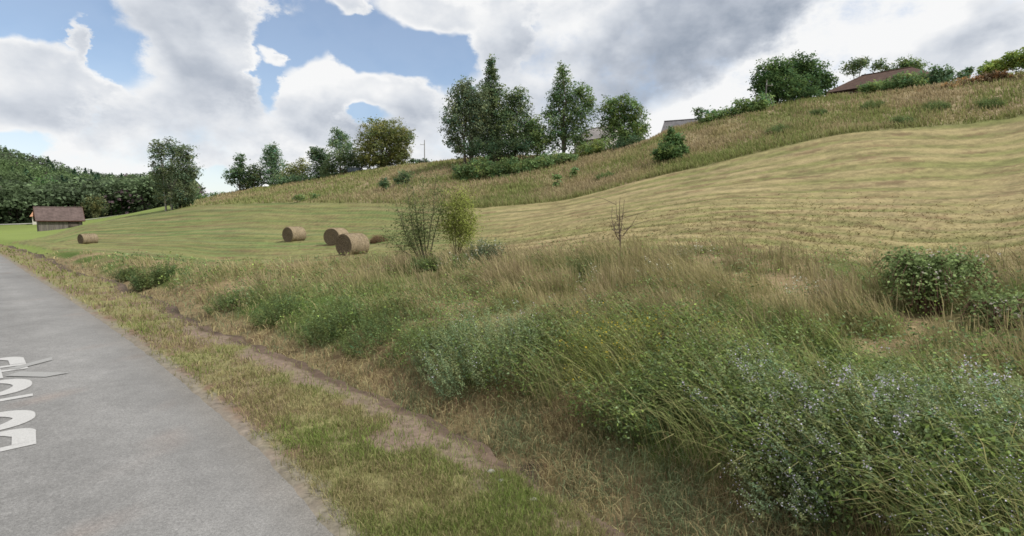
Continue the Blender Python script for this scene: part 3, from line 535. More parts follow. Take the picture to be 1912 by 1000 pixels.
# saplings at the edge of the mown field
def sapling(label, Y, base, stems, col, nleaf, leaf, bark, top=None, r0=.035, twigs=7, name='sapling', spr=.1, fork=None, t0=2.5):
    Y = float(gp(*base)[1]); b = at(*base, Y); z = float(zg(b[0], b[1])[0]); root = empty(name, (b[0], b[1], z), label, 'young tree'); T_ = Acc(); L_ = Acc(); pm = Y/FPX
    for (sx, sy, lx, ly) in stems:       # stem tip and a bend in photo pixels
        tip = at(sx, sy, Y + random.uniform(-.6, .6)); mid = at(lx, ly, Y + random.uniform(-.3, .3)); p0 = np.array([b[0] + random.uniform(-.08, .08), b[1], z - .1]) if fork is None else at(fork[0] + random.uniform(-2, 2), fork[1] + random.uniform(-14, 8), Y)
        u = np.linspace(0, 1, 9)[:, None]; pts = p0*(1 - u)**2 + 2*(mid*1.0 - (p0 + tip)*.25*0)*u*(1 - u) + tip*u*u; pts[1:-1] += rng.normal(size=(7, 3))*.012
        T_.tube(pts, np.linspace(r0, .006, 9), bark, 6)
        for k in range(twigs):
            i = random.uniform(t0, 7.8); j = int(i); q = pts[j] + (pts[j+1] - pts[j])*(i - j); dv = rng.normal(size=3)*np.array([.32, .3, .15]) + np.array([0, 0, .22]); e1 = q + dv*random.uniform(.5, 1.3)
            T_.tube([q, (q + e1)/2 + rng.normal(size=3)*.02, e1], [.008, .006, .003], bark, 4)
            if nleaf:
                uu = rng.uniform(.1, 1, (nleaf, 1)); P = q + (e1 - q)*uu + rng.normal(size=(nleaf, 3))*spr
                L_.leaves(P, leaf, np.clip(np.asarray(col)*np.clip(1 + .3*rng.normal(size=(nleaf, 1)), .4, 1.8), .01, .6), .3, .5)
    if fork: f_ = at(fork[0], fork[1] - 12, Y); T_.tube([(b[0], b[1], z - .1), (b[0] + .02, b[1], (z + f_[2])/2), f_], [r0*2.4, r0*2.0, r0*1.4], bark, 8)
    smooth_me(T_.obj('trunk', MBK, root))
    if nleaf: L_.obj('crown', MLF, root)
sapling('tall sparse green sapling with many upright stems, left of the yellow one', 19.5, (795, 496), [(760, 345, 765, 440), (790, 335, 788, 420), (815, 325, 806, 420), (745, 400, 770, 455), (830, 360, 812, 430), (775, 372, 778, 440), (725, 440, 765, 480), (735, 360, 758, 460), (770, 330, 775, 430)], np.array([.17, .21, .085]), 34, .075, (.17, .16, .10), r0=.034, twigs=17, spr=.16)
sapling('yellow-green leafy sapling on two thin stems right of the taller sapling', 19.5, (852, 490), [(850, 365, 848, 440), (870, 372, 858, 440), (835, 385, 846, 440), (885, 400, 862, 440), (860, 360, 856, 440), (880, 425, 862, 450), (838, 420, 848, 450)], np.array([.29, .33, .085]), 60, .075, (.14, .12, .07), r0=.026, twigs=17, spr=.16, t0=4.0)
sapling('bare leafless young tree with a dark trunk and upright twigs', 16, (1157, 490), [(1143, 385, 1140, 425), (1150, 375, 1156, 430), (1158, 368, 1157, 430), (1166, 372, 1160, 430), (1175, 425, 1164, 440), (1138, 415, 1150, 440), (1157, 400, 1157, 450)], STRAW, 0, .05, (.15, .115, .09), r0=.013, twigs=4, fork=(1157, 442))
# trees standing in front of the wood, at the foot of the far hill
gv = 'trees at the foot of the wooded hill'
PUR = np.array([.045, .030, .036])
for lab, Y, b_, L, cc_, n_ in (
    ('dark purple-leaved tree at the left edge near the valley floor', 190, (12, 412), [(12, 375, 26, 28), (30, 392, 20, 20)], PUR, 2300),
    ('olive tree right of the dark purple one, behind the barn', 190, (48, 412), [(48, 388, 18, 20), (42, 372, 12, 12)], np.array([.06, .07, .03]), 1500),
    ('bright green tree above the barn roof', 200, (98, 408), [(92, 358, 24, 26), (108, 378, 22, 22)], np.array([.045, .085, .026]), 2500),
    ('green tree between the barn and the purple tree', 196, (130, 408), [(126, 372, 20, 30)], np.array([.042, .078, .026]), 1800),
    ('deep purple tree standing above the right end of the barn', 205, (162, 405), [(164, 358, 17, 18), (166, 380, 16, 16)], PUR*1.1, 1500),
    ('rounded olive-brown tree at the right of the barn', 175, (177, 404), [(177, 385, 20, 19)], np.array([.07, .078, .035]), 1500),
    ('light green leafy tree right of the rounded olive-brown tree', 185, (200, 402), [(198, 374, 17, 18), (212, 385, 14, 14)], np.array([.055, .095, .03]), 1700),
    ('green valley tree left of the small white house', 200, (238, 398), [(228, 380, 16, 14), (248, 380, 16, 13)], np.array([.05, .085, .03]), 1500),
    ('pale green valley tree behind the small white house', 205, (268, 396), [(262, 374, 14, 12), (280, 378, 14, 12)], np.array([.07, .1, .04]), 1100),
    ('green valley tree between the birch and the slope', 200, (386, 375), [(380, 370, 20, 7), (404, 366, 16, 7)], np.array([.05, .082, .032]), 1200)):
    tree('valley_tree', lab, 'tree', Y, b_, L, cc_, gv, n=n_, leaf=.5, trunk=.2, limb=False, spread=.08)

# ------------------------------------------------------------------ hay bales
def hay_bale(label, px, py, Y, R, Ln, ang, tint):
    b = at(px, py, Y); z = float(zg(b[0], b[1])[0]); root = empty('hay_bale', (b[0], b[1], z - .07), label, 'hay bale', 'round hay bales lying on the mown field', ang)
    nu, nv = 96, 26; th = np.linspace(0, 2*np.pi, nu, endpoint=False); xs = np.linspace(-Ln/2, Ln/2, nv); TH, XX = np.meshgrid(th, xs, indexing='ij'); s_ = random.randint(0, 900)
    edge = 1 - .05*np.clip((np.abs(XX) - Ln/2 + .09)/.09, 0, 1)**2
    rr = R*edge*(1 + .05*(fbm(XX*9 + 5, np.cos(TH)*2 + np.sin(TH)*1.3, 3, s_) - .5) + .035*(fbm(XX*30, TH*3, 2, s_ + 3) - .5))
    cy = np.cos(TH)*rr; cz = np.sin(TH)*rr*.975; cz = np.where(cz < -R*.9, -R*.9 + (cz + R*.9)*.25, cz)
    base = np.array([.27, .215, .145])*tint; c = mix(base*.62, base*1.18, fbm(XX.ravel()*16, TH.ravel()*1.6, 3, s_ + 9)); c = mix(c, np.array([.30, .24, .14]), sstep(.55, .8, fbm(XX.ravel()*30, TH.ravel()*4, 2, s_ + 7))*.5)
    i = np.arange(nu)[:, None]*nv + np.arange(nv - 1)[None]; j = ((np.arange(nu) + 1) % nu)[:, None]*nv + np.arange(nv - 1)[None]
    V = np.stack([XX.ravel(), cy.ravel(), cz.ravel() + R*.93], 1)
    link('bale_body', np_mesh('bale_body', V, np.stack([i, i + 1, j + 1, j], -1).reshape(-1, 4), c, MHAY, True), root)
    for sgn in (-1, 1):
        nr_ = 18; ff = np.linspace(0, 1, nr_); TH2, FF = np.meshgrid(th, ff, indexing='ij'); k = 0 if sgn < 0 else nv - 1; re = rr[:, k]
        ez = cz.reshape(nu, nv)[:, k][:, None]*FF; ey = cy.reshape(nu, nv)[:, k][:, None]*FF
        sp_ = np.sin(FF*34 + TH2 + 2*fbm(np.cos(TH2)*2, FF*5 + np.sin(TH2)*2, 2, s_)); dx = .02*sp_ + .05*(fbm(np.cos(TH2)*FF*6 + 9, np.sin(TH2)*FF*6, 3, s_ + 2) - .5); dx = dx*sstep(1, .9, FF) - .03*(1 - FF)
        e = np.array([.14, .108, .075])*tint; c = mix(e*.55, e*1.35, fbm(FF.ravel()*22 + TH2.ravel()*.2, TH2.ravel()*2.2, 3, s_ + 4)*.6 + .4*(sp_.ravel()*.5 + .5)); c = mix(c, np.array([.2, .16, .1]), sstep(.6, .8, fbm(ey.ravel()*11, ez.ravel()*11, 3, s_ + 6))*.5)
        i = np.arange(nu)[:, None]*nr_ + np.arange(nr_ - 1)[None]; j = ((np.arange(nu) + 1) % nu)[:, None]*nr_ + np.arange(nr_ - 1)[None]
        link('end_face', np_mesh('end_face', np.stack([(sgn*Ln/2 + sgn*dx).ravel(), ey.ravel(), ez.ravel() + R*.93], 1), np.stack([i, i + 1, j + 1, j], -1).reshape(-1, 4), c, MHAY, True), root)
    A = Acc(); n = 1500; a = rng.uniform(-.4, math.pi + .4, n); x = rng.uniform(-Ln/2, Ln/2, n); P = np.stack([x, np.cos(a)*R*.985, np.sin(a)*R*.96 + R*.93], 1)
    A.blades(P, rng.uniform(.05, .14, n), .009, rng.uniform(0, 6.3, n), rng.uniform(.8, 1.7, n), np.array([.30, .235, .135])*rng.uniform(.5, 1.25, (n, 1)))
    link('loose_straw', np_mesh('loose_straw', np.concatenate(A.V), np.concatenate(A.F), np.concatenate(A.C), MGR), root)
def bale_angle(px, off):                         # off: degrees between the end face normal and the line to the viewer
    a = math.atan2(-1, -(px - 956)/FPX); a = math.atan2(-FPX, 956 - px); return a - math.radians(off)
hay_bale('largest and nearest round hay bale, overlapping the one behind it', 659, 474, 28.5, .66, 1.32, bale_angle(658, 47), 1.0)
hay_bale('round hay bale standing alone left of the overlapping pair', 550, 449.5, 41, .645, 1.3, bale_angle(549, 50), 1.05)
hay_bale('round hay bale half hidden behind the largest one, pale top', 629, 454, 36.5, .65, 1.3, bale_angle(625, 34), 1.12)
hay_bale('small distant round hay bale at the left near the barn', 165, 454, 57, .62, 1.45, bale_angle(165, 64), .92)

# ------------------------------------------------------------------ buildings
def rotm(a): c, s = math.cos(a), math.sin(a); return np.array([[c, -s, 0], [s, c, 0], [0, 0, 1]])
def slab(A, P, thick, col):
    """a plate with four given corners and a thickness downward"""
    P = np.asarray(P, float); nrm = np.cross(P[1] - P[0], P[3] - P[0]); nrm /= np.linalg.norm(nrm); nrm *= np.sign(nrm[2]) or 1; Q = P - nrm*thick
    A.add(np.concatenate([P, Q]), [[0, 1, 2, 3], [7, 6, 5, 4], [0, 4, 5, 1], [1, 5, 6, 2], [2, 6, 7, 3], [3, 7, 4, 0]], col)
def tiled(A, P, col, nu=60, nv=14, amp=.045):
    """pitched roof plane P0 P1 (eave) P2 P3 (ridge) with tile courses as relief"""
    P = np.asarray(P, float); u, v = np.meshgrid(np.linspace(0, 1, nu*2 + 1), np.linspace(0, 1, nv*3 + 1), indexing='ij'); u = u.ravel(); v = v.ravel()
    X_ = (P[0]*(1 - u[:, None]) + P[1]*u[:, None])*(1 - v[:, None]) + (P[3]*(1 - u[:, None]) + P[2]*u[:, None])*v[:, None]
    nrm = np.cross(P[1] - P[0], P[3] - P[0]); nrm /= np.linalg.norm(nrm); nrm *= np.sign(nrm[2]); L = np.linalg.norm(P[1] - P[0])
    h = amp*(np.abs(np.sin(u*nu*np.pi))*.6 + (1 - (v*nv) % 1)*.7); X_ = X_ + nrm*h[:, None] + np.array([0, 0, 1])*(.10*(fbm(u*5, v*3, 2, 3) - .5))[:, None]
    tone = fbm(u*L*1.2, v*nv*.5, 3, 12); streak = fbm(u*L*2.2, v*1.5, 3, 14)
    c = np.asarray(col)*(.65 + .45*tone[:, None] + .3*streak[:, None])
    m = nv*3 + 1; i = np.arange(nu*2)[:, None]*m + np.arange(m - 1)[None]
    A.add(X_, np.stack([i, i + m, i + m + 1, i + 1], -1).reshape(-1, 4), c)
def gable_house(name, label, cat, loc, rz, L, Dp, hw, hr, over, wall, roof, mw=MREN, hip=0.0, planks=False, windows=(), wcol=(.05, .06, .07), chimney=False, eave=None, tile_uv=(50, 12), doors=()):
    root = empty(name, loc, label, cat, None, rz)
    def loc_obj(A, nm, m, par=root):
        return link(nm, np_mesh(nm, np.concatenate(A.V), np.concatenate(A.F), np.concatenate(A.C), m), par)
    A = Acc(); l, d = L/2, Dp/2
    ring = [(-l, -d), (l, -d), (l, d), (-l, d)]
    for k, (p, q) in enumerate(zip(ring, ring[1:] + ring[:1])):
        n_ = 70 if k % 2 == 0 else 40
        for s_ in range(n_ if planks else 1):
            m_ = n_ if planks else 1; a_ = np.array(p) + (np.array(q) - np.array(p))*(s_ + .02*planks)/m_; b_ = np.array(p) + (np.array(q) - np.array(p))*(s_ + 1 - .02*planks)/m_
            o_ = np.array([q[1] - p[1], p[0] - q[0]], float); o_ /= np.linalg.norm(o_); o_ *= random.uniform(-.012, .012)*planks
            top = hw + .01
            A.add([(*(a_ + o_), -1.2), (*(b_ + o_), -1.2), (*(b_ + o_), top), (*(a_ + o_), top)], [[0, 1, 2, 3]], np.asarray(wall)*(random.uniform(.7, 1.25) if planks else 1)*np.array([1, random.uniform(.96, 1.02) if planks else 1, random.uniform(.94, 1.02) if planks else 1]))
    e_ = l - hip
    if hip < l*.6 and hip < .01:
        for sx in (-1, 1): A.add([(sx*l, -d, hw), (sx*l, d, hw), (sx*l, 0, hw + hr), (sx*l, 0, hw + hr)], [[0, 1, 2, 3]], wall)
    loc_obj(A, 'wall', mw)
    R = Acc(); o = over; sl_ = hr/d; ze = hw - o*sl_; rid = l + o - hip if hip else l + o
    if hip:
        tiled(R, [(-l-o, -d-o, ze), (l+o, -d-o, ze), (rid, 0, hw+hr), (-rid, 0, hw+hr)], roof, *tile_uv); tiled(R, [(l+o, d+o, ze), (-l-o, d+o, ze), (-rid, 0, hw+hr), (rid, 0, hw+hr)], roof, *tile_uv)
        tiled(R, [(l+o, -d-o, ze), (l+o, d+o, ze), (rid, .02, hw+hr), (rid, -.02, hw+hr)], roof, 24, 12); tiled(R, [(-l-o, d+o, ze), (-l-o, -d-o, ze), (-rid, -.02, hw+hr), (-rid, .02, hw+hr)], roof, 24, 12)
        R.box((0, 0, ze - .09), (2*l + 2*o - .05, 2*d + 2*o - .05, .14), np.asarray(roof)*.35)
    else:
        for sy in (-1, 1):
            tiled(R, [(-l-o, sy*(d+o), ze), (l+o, sy*(d+o), ze), (l+o, 0, hw+hr), (-l-o, 0, hw+hr)], roof, *tile_uv)
            slab(R, [(-l-o, sy*(d+o), ze - .03), (l+o, sy*(d+o), ze - .03), (l+o, 0, hw+hr-.03), (-l-o, 0, hw+hr-.03)], .12, np.asarray(roof)*.45)
    R.tube([(-rid, 0, hw+hr+.06), (0, 0, hw+hr+.03), (rid, 0, hw+hr+.06)], [.11]*3, np.asarray(roof)*.85, 8)
    rf = loc_obj(R, 'roof', MTILE)
    if chimney: B = Acc(); B.box((l*.3, 0, hw+hr+.35), (.6, .6, 1.3), (.3, .22, .17)); B.box((l*.3, 0, hw+hr+1.04), (.72, .72, .1), (.25, .23, .21)); loc_obj(B, 'chimney', MREN, rf)
    if eave is not None:
        for sy in (-1, 1): B = Acc(); B.box((0, sy*(d+o+.04), ze-.12), (2*l+2*o, .06, .24), eave); loc_obj(B, 'eave_board', MWD)
        for sx in (-1, 1):
            B = Acc()
            for sy in (-1, 1): slab(B, [(sx*(l+o+.035)-.03, sy*(d+o), ze+.05), (sx*(l+o+.035)+.03, sy*(d+o), ze+.05), (sx*(l+o+.035)+.03, 0, hw+hr+.05), (sx*(l+o+.035)-.03, 0, hw+hr+.05)], .3, eave)
            loc_obj(B, 'barge_board', MWD)
    for (face, u, z_, w_, h_) in windows:         # face 0 = front (-y), 1 = right (+x), 3 = left (-x)
        F_ = Acc(); G_ = Acc(); fr_ = (.45, .43, .4)
        if face == 0: c_, dx, nx = np.array([u, -d - .03, z_]), np.array([1., 0, 0]), np.array([0, -1., 0])
        else: s1 = 1 if face == 1 else -1; c_, dx, nx = np.array([s1*(l + .03), u, z_]), np.array([0, 1., 0]), np.array([s1*1., 0, 0])
        Rm = np.stack([dx, nx, np.array([0, 0, 1.])], 1)
        for cx in (-.5, .5): F_.box(c_ + dx*cx*w_, (.08, .09, h_ + .08), fr_, Rm)
        for cz_ in (-.5, 0, .5): F_.box(c_ + np.array([0, 0, cz_*h_]), (w_ - .085, .085, .07), fr_, Rm)
        G_.box(c_ - nx*.01, (w_ - .02, .03, h_ - .02), wcol, Rm); fo = loc_obj(F_, 'window', MREN); loc_obj(G_, 'pane', MGLS, fo)
    for (u, w_, h_, cc_) in doors:
        B = Acc(); B.box((u, -d - .03, h_/2), (w_, .07, h_), cc_); B.box((u - w_/2 - .06, -d - .04, h_/2), (.1, .1, h_ + .1), np.asarray(cc_)*.7); B.box((u + w_/2 + .06, -d - .04, h_/2), (.1, .1, h_ + .1), np.asarray(cc_)*.7); loc_obj(B, 'door', MWD)
    return root
p = at(113, 433, 117); gable_house('barn', 'old wooden barn with a reddish tiled roof by the road', 'barn', (p[0] - 1.6, p[1] + 1.8, float(zg(p[0], p[1])[0]) - .15), .80, 7.6, 5.0, 2.75, 2.6, .45, (.155, .138, .125), (.112, .082, .075), MWD, planks=True, eave=(.09, .045, .035), tile_uv=(70, 16), doors=((2.2, 1.6, 2.1, (.11, .09, .075)),))
p = at(64, 418, 150); gable_house('house', 'small pale house with an orange roof peeking out behind the barn', 'house', (p[0] + 3.3, p[1] + 4, float(zg(p[0], p[1])[0])), .35, 9, 7, 2.6, 2.4, .4, (.62, .58, .52), (.38, .2, .12), windows=((0, -2.6, 1.4, 1, 1.1), (3, 0, 1.4, 1, 1.1)), tile_uv=(40, 10))
p = at(271, 396, 195); gable_house('house', 'tiny white house under trees left of the lone birch', 'house', (p[0], p[1], float(zg(p[0], p[1])[0]) + .3), -.9, 6.5, 5, 2.4, 2.2, .3, (.68, .66, .62), (.36, .28, .24), windows=((0, -1, 1.3, .9, 1), (1, 0, 1.3, .9, 1)), tile_uv=(30, 8))
p = at(1128, 268, 92); gable_house('house', 'white gabled house half hidden behind the middle trees', 'house', (p[0], p[1] + 3, p[2] - 1.2), -.95, 8, 6, 2.3, 2.3, .4, (.6, .58, .55), (.30, .275, .26), windows=((0, -2, 1.3, .9, 1.1), (3, 0, 2.2, .8, .9), (3, .9, .8, .7, .8)), chimney=False, tile_uv=(40, 10))
p = at(1300, 240, 88); gable_house('house', 'house with a plain grey roof showing above the pink grass crest', 'house', (p[0] + 1.0, p[1] + 3, p[2] - 1.75), -.44, 10, 6.5, 1.6, 2.3, .4, (.4, .37, .33), (.135, .13, .135), windows=((0, -2, .8, .9, .9),), tile_uv=(50, 12))
A0 = np.array([51.6, 86.7]); dd = np.array([.69, -.724]); nn_ = np.array([.724, .69]); cH = A0 + dd*7.2 + nn_*4.6
gable_house('house', 'brown hip-roofed house behind the hedge on the right crest', 'house', (cH[0], cH[1], 20.9), math.atan2(dd[1], dd[0]), 13.6, 8.2, 2.75, 2.45, .7, (.13, .10, .085), (.085, .052, .040), hip=4.2, windows=((0, -4, 1.5, 1.1, 1.1), (0, -1.5, 1.5, 1.1, 1.1), (0, 2, 1.5, 1.1, 1.1)), tile_uv=(60, 14), eave=None)

# ------------------------------------------------------------------ poles and small things
def pole(label, px, py, Y, h, cross):
    b = at(px, py, Y); z = float(zg(b[0], b[1])[0]); root = empty('utility_pole', (b[0], b[1], z), label, 'utility pole', 'utility poles on the crest'); A = Acc()
    A.tube([(b[0], b[1], z - .3), (b[0], b[1], z + h*.5), (b[0] + .03, b[1], z + h)], [.09, .08, .06], (.2, .19, .18), 10); smooth_me(A.obj('post', MBK, root))
    A = Acc(); A.box((b[0] - .35*cross, b[1] - .14, z + h*.8), (.9, .06, .07), (.2, .18, .16)); A.obj('cross_arm', MWD, root)
    for k in (-.38, .30):
        A = Acc(); A.tube([(b[0] - .35*cross + k, b[1] - .14, z + h*.8 + .055), (b[0] - .35*cross + k, b[1] - .14, z + h*.8 + .2), (b[0] - .35*cross + k, b[1] - .14, z + h*.8 + .24)], [.035, .05, .02], (.5, .52, .5), 8); A.obj('insulator', MREN, root)
pole('grey utility pole standing against the sky right of the round olive tree', 793, 306, 101, 4.6, 1)
pole('thin grey pole in front of the dark tree pair on the right', 1429, 204, 69, 3.9, -1)
def small_box(name, label, cat, px, py, Y, d, col, part, pcol):
    b = at(px, py, Y); z = float(zg(b[0], b[1])[0]); root = empty(name, (b[0], b[1], z), label, cat); A = Acc(); A.box((b[0], b[1], z + d[2]/2), d, col)
    for k in (-1, 0, 1): A.box((b[0] + k*d[0]*.33, b[1] - d[1]/2 - .02, z + d[2]/2), (.05, .04, d[2]*.92), np.asarray(col)*.7)
    A.obj('body', MREN, root); A = Acc(); A.box((b[0], b[1], z + d[2] + .04), (d[0] + .12, d[1] + .12, .07), pcol); A.obj(part, MREN, root); return root
small_box('storage_box', 'small blue-grey box shed half hidden under the round olive tree', 'shed', 662, 327, 114, (2.6, 1.4, .95), (.15, .18, .22), 'lid', (.3, .33, .36))
A = Acc(); p = at(497, 351, 123.5); z0 = float(zg(p[0], p[1])[0]); u, v = np.meshgrid(np.linspace(-1, 1, 22), np.linspace(-1, 1, 12), indexing='ij'); hz = np.clip(1 - u**2, 0, 1)**.5*np.clip(1 - v**2, 0, 1)**.5*(.5 + .5*fbm(u*3, v*3, 3, 4))*1.1
i = np.arange(21)[:, None]*12 + np.arange(11)[None]; A.add(np.stack([p[0] + u*.8, p[1] + v*.6, z0 + hz*.6 + .15], -1).reshape(-1, 3), np.stack([i, i + 12, i + 13, i + 1], -1).reshape(-1, 4), (.78, .79, .8))
tag(A.obj('white_tarpaulin', MREN), 'crumpled white tarpaulin heap at the foot of the oval tree', 'tarpaulin')
A = Acc(); p = at(12, 419, 150); xs = np.linspace(-60, 30, 30); q = np.stack([p[0] + xs, p[1] + 4 + xs*.05], 1); za = zg(q[:, 0], q[:, 1] - 2.0); zb = zg(q[:, 0], q[:, 1] + 2.0)
V = np.stack([np.column_stack([q[:, 0], q[:, 1] - 2.0, za + .12]), np.column_stack([q[:, 0], q[:, 1] + 2.0, zb + .12])], 1).reshape(-1, 3); i = np.arange(29)*2
A.add(V, np.stack([i, i + 2, i + 3, i + 1], -1), (.42, .40, .37)); tag(A.obj('path', MREN), kind='structure')
for lab, px, py, sz in (('pale stone lying highest up the bare strip beside the ditch', 917, 888, .03), ('white pebble at the ditch edge, middle of the three', 936, 906, .024), ('pale stone nearest the bottom edge of the photo', 995, 940, .028)):
    x, y = at(px, py, 4.9)[:2]; dv = ray(px, py); tq = (EYE + .05)/-dv[2]; x, y = dv[0]*tq, dv[1]*tq; z = float(zg(x, y)[0])
    th, ph = np.meshgrid(np.linspace(0, 2*np.pi, 14, endpoint=False), np.linspace(-1.5, 1.5, 8), indexing='ij'); rr = sz*(1 + .5*(fbm(np.cos(th)*1.5 + px, ph + np.sin(th), 2, 5) - .5))
    V = np.stack([x + rr*np.cos(th)*np.cos(ph)*1.3, y + rr*np.sin(th)*np.cos(ph), z + .02 + rr*np.sin(ph)*.7], -1).reshape(-1, 3); i = np.arange(14)[:, None]*8 + np.arange(7)[None]; j = ((np.arange(14) + 1) % 14)[:, None]*8 + np.arange(7)[None]
    o = link('stone', np_mesh('stone', V, np.stack([i, j, j + 1, i + 1], -1).reshape(-1, 4), np.array([.34, .32, .29])*np.ones((112, 3)), MSTN, True)); tag(o, lab, 'stone', 'pale stones beside the ditch')

# map-viewer label and arrow added flat on the road, running away along the lane
def road_pt(px, py):
    d = ray(px, py); t = -(EYE - .012)/d[2]; return np.array([d[0]*t, d[1]*t])
def letters():
    V = []; F = []; up = road_pt(66, 795) - road_pt(68, 829); up /= np.linalg.norm(up); up = np.array([-up[1], up[0]])   # letter-up direction: towards the lane centre
    vs = 1.75
    def stroke(pts, cell, w=.2):
        pa, pb, wid = cell; pts = np.asarray(pts, float)*np.array([wid, 1]); n = len(pts); dd_ = np.gradient(pts, axis=0); dd_ /= np.linalg.norm(dd_, axis=1)[:, None]; nn = np.stack([-dd_[:, 1], dd_[:, 0]], 1)
        wv = w*(.5*np.abs(dd_[:, :1]) + .34*np.abs(dd_[:, 1:])); b0 = len(V); dr = (pb - pa)/wid
        for p_, n_, ww_ in zip(pts, nn, wv):
            for q in (p_ - n_*ww_, p_ + n_*ww_): V.append(pa + dr*q[0] + up*q[1])
        F.extend([[b0 + 2*k, b0 + 2*k + 2, b0 + 2*k + 3, b0 + 2*k + 1] for k in range(n - 1)])
    def arc(cx, cy, rx, ry, a0, a1, n=16): a_ = np.radians(np.linspace(a0, a1, n)); return np.stack([cx + rx*np.cos(a_), cy + ry*np.sin(a_)], 1)
    def D(c): stroke([(.09, .0), (.09, vs)], c); stroke(np.concatenate([[(.18, .1)], arc(.62, .32, .29, .22, -90, 0, 9), arc(.62, vs - .32, .29, .22, 0, 90, 9), [(.18, vs - .1)]]), c)
    def three(c): stroke(arc(.5, .46, .41, .36, -172, 80, 24), c); stroke(arc(.5, vs - .44, .40, .34, -80, 170, 24), c)
    def one(c): stroke([(.5, 0), (.5, vs)], c); stroke([(.05, vs - .4), (.42, vs - .1)], c)
    def zero(c): stroke(np.concatenate([arc(.5, .42, .41, .32, 180, 360, 12), arc(.5, vs - .42, .41, .32, 0, 180, 12), [(.09, .42)]]), c)
    def four(c): stroke([(.7, 0), (.7, vs)], c); stroke([(-.05, .42), (1.0, .42)], c, .2); stroke([(.05, .52), (.55, vs - .05)], c)
    for fn, a_, b_ in ((D, (68, 829), (66, 795)), (three, (67, 791), (64, 759)), (one, (62, 742), (61, 733)), (zero, (61, 730), (58, 702)), (four, (58, 698), (50, 682)), (D, (50, 681), (42, 664))):
        pa, pb = road_pt(*a_), road_pt(*b_); fn((pa, pb, np.linalg.norm(pb - pa)/1.0))
    G = np.array(V)
    zz = .02*np.exp(-((-lateral(G[:, 0], G[:, 1])[0] - 2.4)/1.6)**2) + .004
    lift = np.arange(len(V))*.000012                               # strokes that cross are kept apart by a hair
    o = link('viewer_lettering', np_mesh('viewer_lettering', np.column_stack([G, zz + lift]), np.array(F), np.array([.41, .405, .395])*np.ones((len(V), 3)), MOVL)); tag(o, 'white condensed D3104D map-viewer label laid along the road', 'viewer overlay')
    A = Acc()
    for k, (a_, b_, w_) in enumerate((((22, 690), (88, 672), .2), ((24, 699), (98, 700), .24))):
        p0, p1 = road_pt(*a_), road_pt(*b_); d_ = p1 - p0; d_ /= np.linalg.norm(d_); n_ = np.array([-d_[1], d_[0]])*w_/2; zz = .0275 + .001*k
        A.add([(*(p0 - n_), zz), (*(p1 - n_), zz - .008), (*(p1 + n_ + d_*.18), zz - .008), (*(p0 + n_), zz)], [[0, 1, 2, 3]], (.27, .268, .26))
    tag(A.obj('viewer_arrow', MOVL), 'grey chevron arrow of the map viewer laid across the lettering on the road', 'viewer overlay')
letters()

# ------------------------------------------------------------------ grasses
WIND = math.pi - .15                                               # grass leans to the left
def scatter(n, a0, a1, r0, r1, p=.55):
    az_ = rng.uniform(math.radians(a0), math.radians(a1), n); v = rng.uniform(r1**-p, r0**-p, n); r = v**(-1/p); return np.sin(az_)*r, np.cos(az_)*r, r
def jit(n, s): return np.clip(1 + s*rng.normal(size=(n, 1)), .45, 1.8)
# short turf of the verge
x, y, r = scatter(420000, -50, 22, 2.6, 75, .9); T, Sg = lateral(x, y); n1 = fbm(x*1.1, y*1.1, 4, 70); n2 = fbm(x*4, y*4, 3, 71)
edge_d = T + .06 - .5*(n2 - .3)
dens = sstep(.0, .35, edge_d)*sstep(1.95, 1.55, T)*(1.0 - .88*sstep(1.05, 1.3, T + (n1 - .5)*1.3)*sstep(.32, .5, n2 + .12)*sstep(112, 106, Sg)*sstep(.27, .37, fbm(x*.5, y*.5, 2, 78)))*sstep(1.80, 1.62, T)*(.35 + .9*sstep(.3, .55, n2))
k = rng.uniform(size=len(x)) < dens; x, y, r, T, n1, n2 = x[k], y[k], r[k], T[k], n1[k], n2[k]; n = len(x)
gsel = fbm(x*.9 + 40, y*.9, 3, 75)*.6 + .4*rng.uniform(size=n)
c = mix(mix(STRAW*1.08, YGR*1.15, sstep(.36, .54, gsel)), LGR*1.15, sstep(.54, .72, gsel)); c = c*jit(n, .25)
A = Acc(); z = zg(x, y); lr = np.maximum(1, r/9)
A.blades(np.stack([x, y, z - .01], 1), rng.uniform(.04, .12, n)*(.6 + .8*n1)*np.sqrt(lr), np.maximum(.0045, r*.0010)*rng.uniform(.7, 1.4, n), rng.uniform(0, 6.3, n), rng.uniform(.1, 1.15, n), c, c*1.1)
tag(A.obj('verge_grass', MGR), 'short cut grass on the road verge', 'grass', kind='stuff')
# dead cut stalks lying in the ditch
x, y, r = scatter(330000, -50, 46, 2.6, 60, .9); T, Sg = lateral(x, y); n1 = fbm(x*1.4, y*1.4, 3, 76)
dens = np.maximum(sstep(2.3, 2.75, T + (fbm(x*1.3, y*1.3, 3, 79) - .5)*1.2), .12*sstep(1.7, 1.9, T))*sstep(4.0, 3.4, T)*(.25 + .9*n1); k = rng.uniform(size=len(x)) < dens; x, y, r, T, n1 = x[k], y[k], r[k], T[k], n1[k]; n = len(x)
g = fbm(x*1.2 + 9, y*1.2, 3, 77)*.65 + .35*rng.uniform(size=n)
c = mix(mix(BRN*1.4, STRAW*1.3, sstep(.25, .45, rng.uniform(size=n)*.6 + .4*n1)), GGR*1.25, sstep(.52, .6, g)*.9)*jit(n, .25)
A = Acc(); z = zg(x, y); A.blades(np.stack([x, y, z + rng.uniform(0, .10, n)], 1), rng.uniform(.10, .38, n), np.maximum(.0045, r*.0009)*rng.uniform(.7, 1.5, n), rng.uniform(0, 6.3, n), rng.uniform(.7, 1.65, n), c, c*1.08, curve=.8)
tag(A.obj('ditch_litter', MGR), 'dry cut stalks and grass lying in the ditch', 'cut grass', kind='stuff')
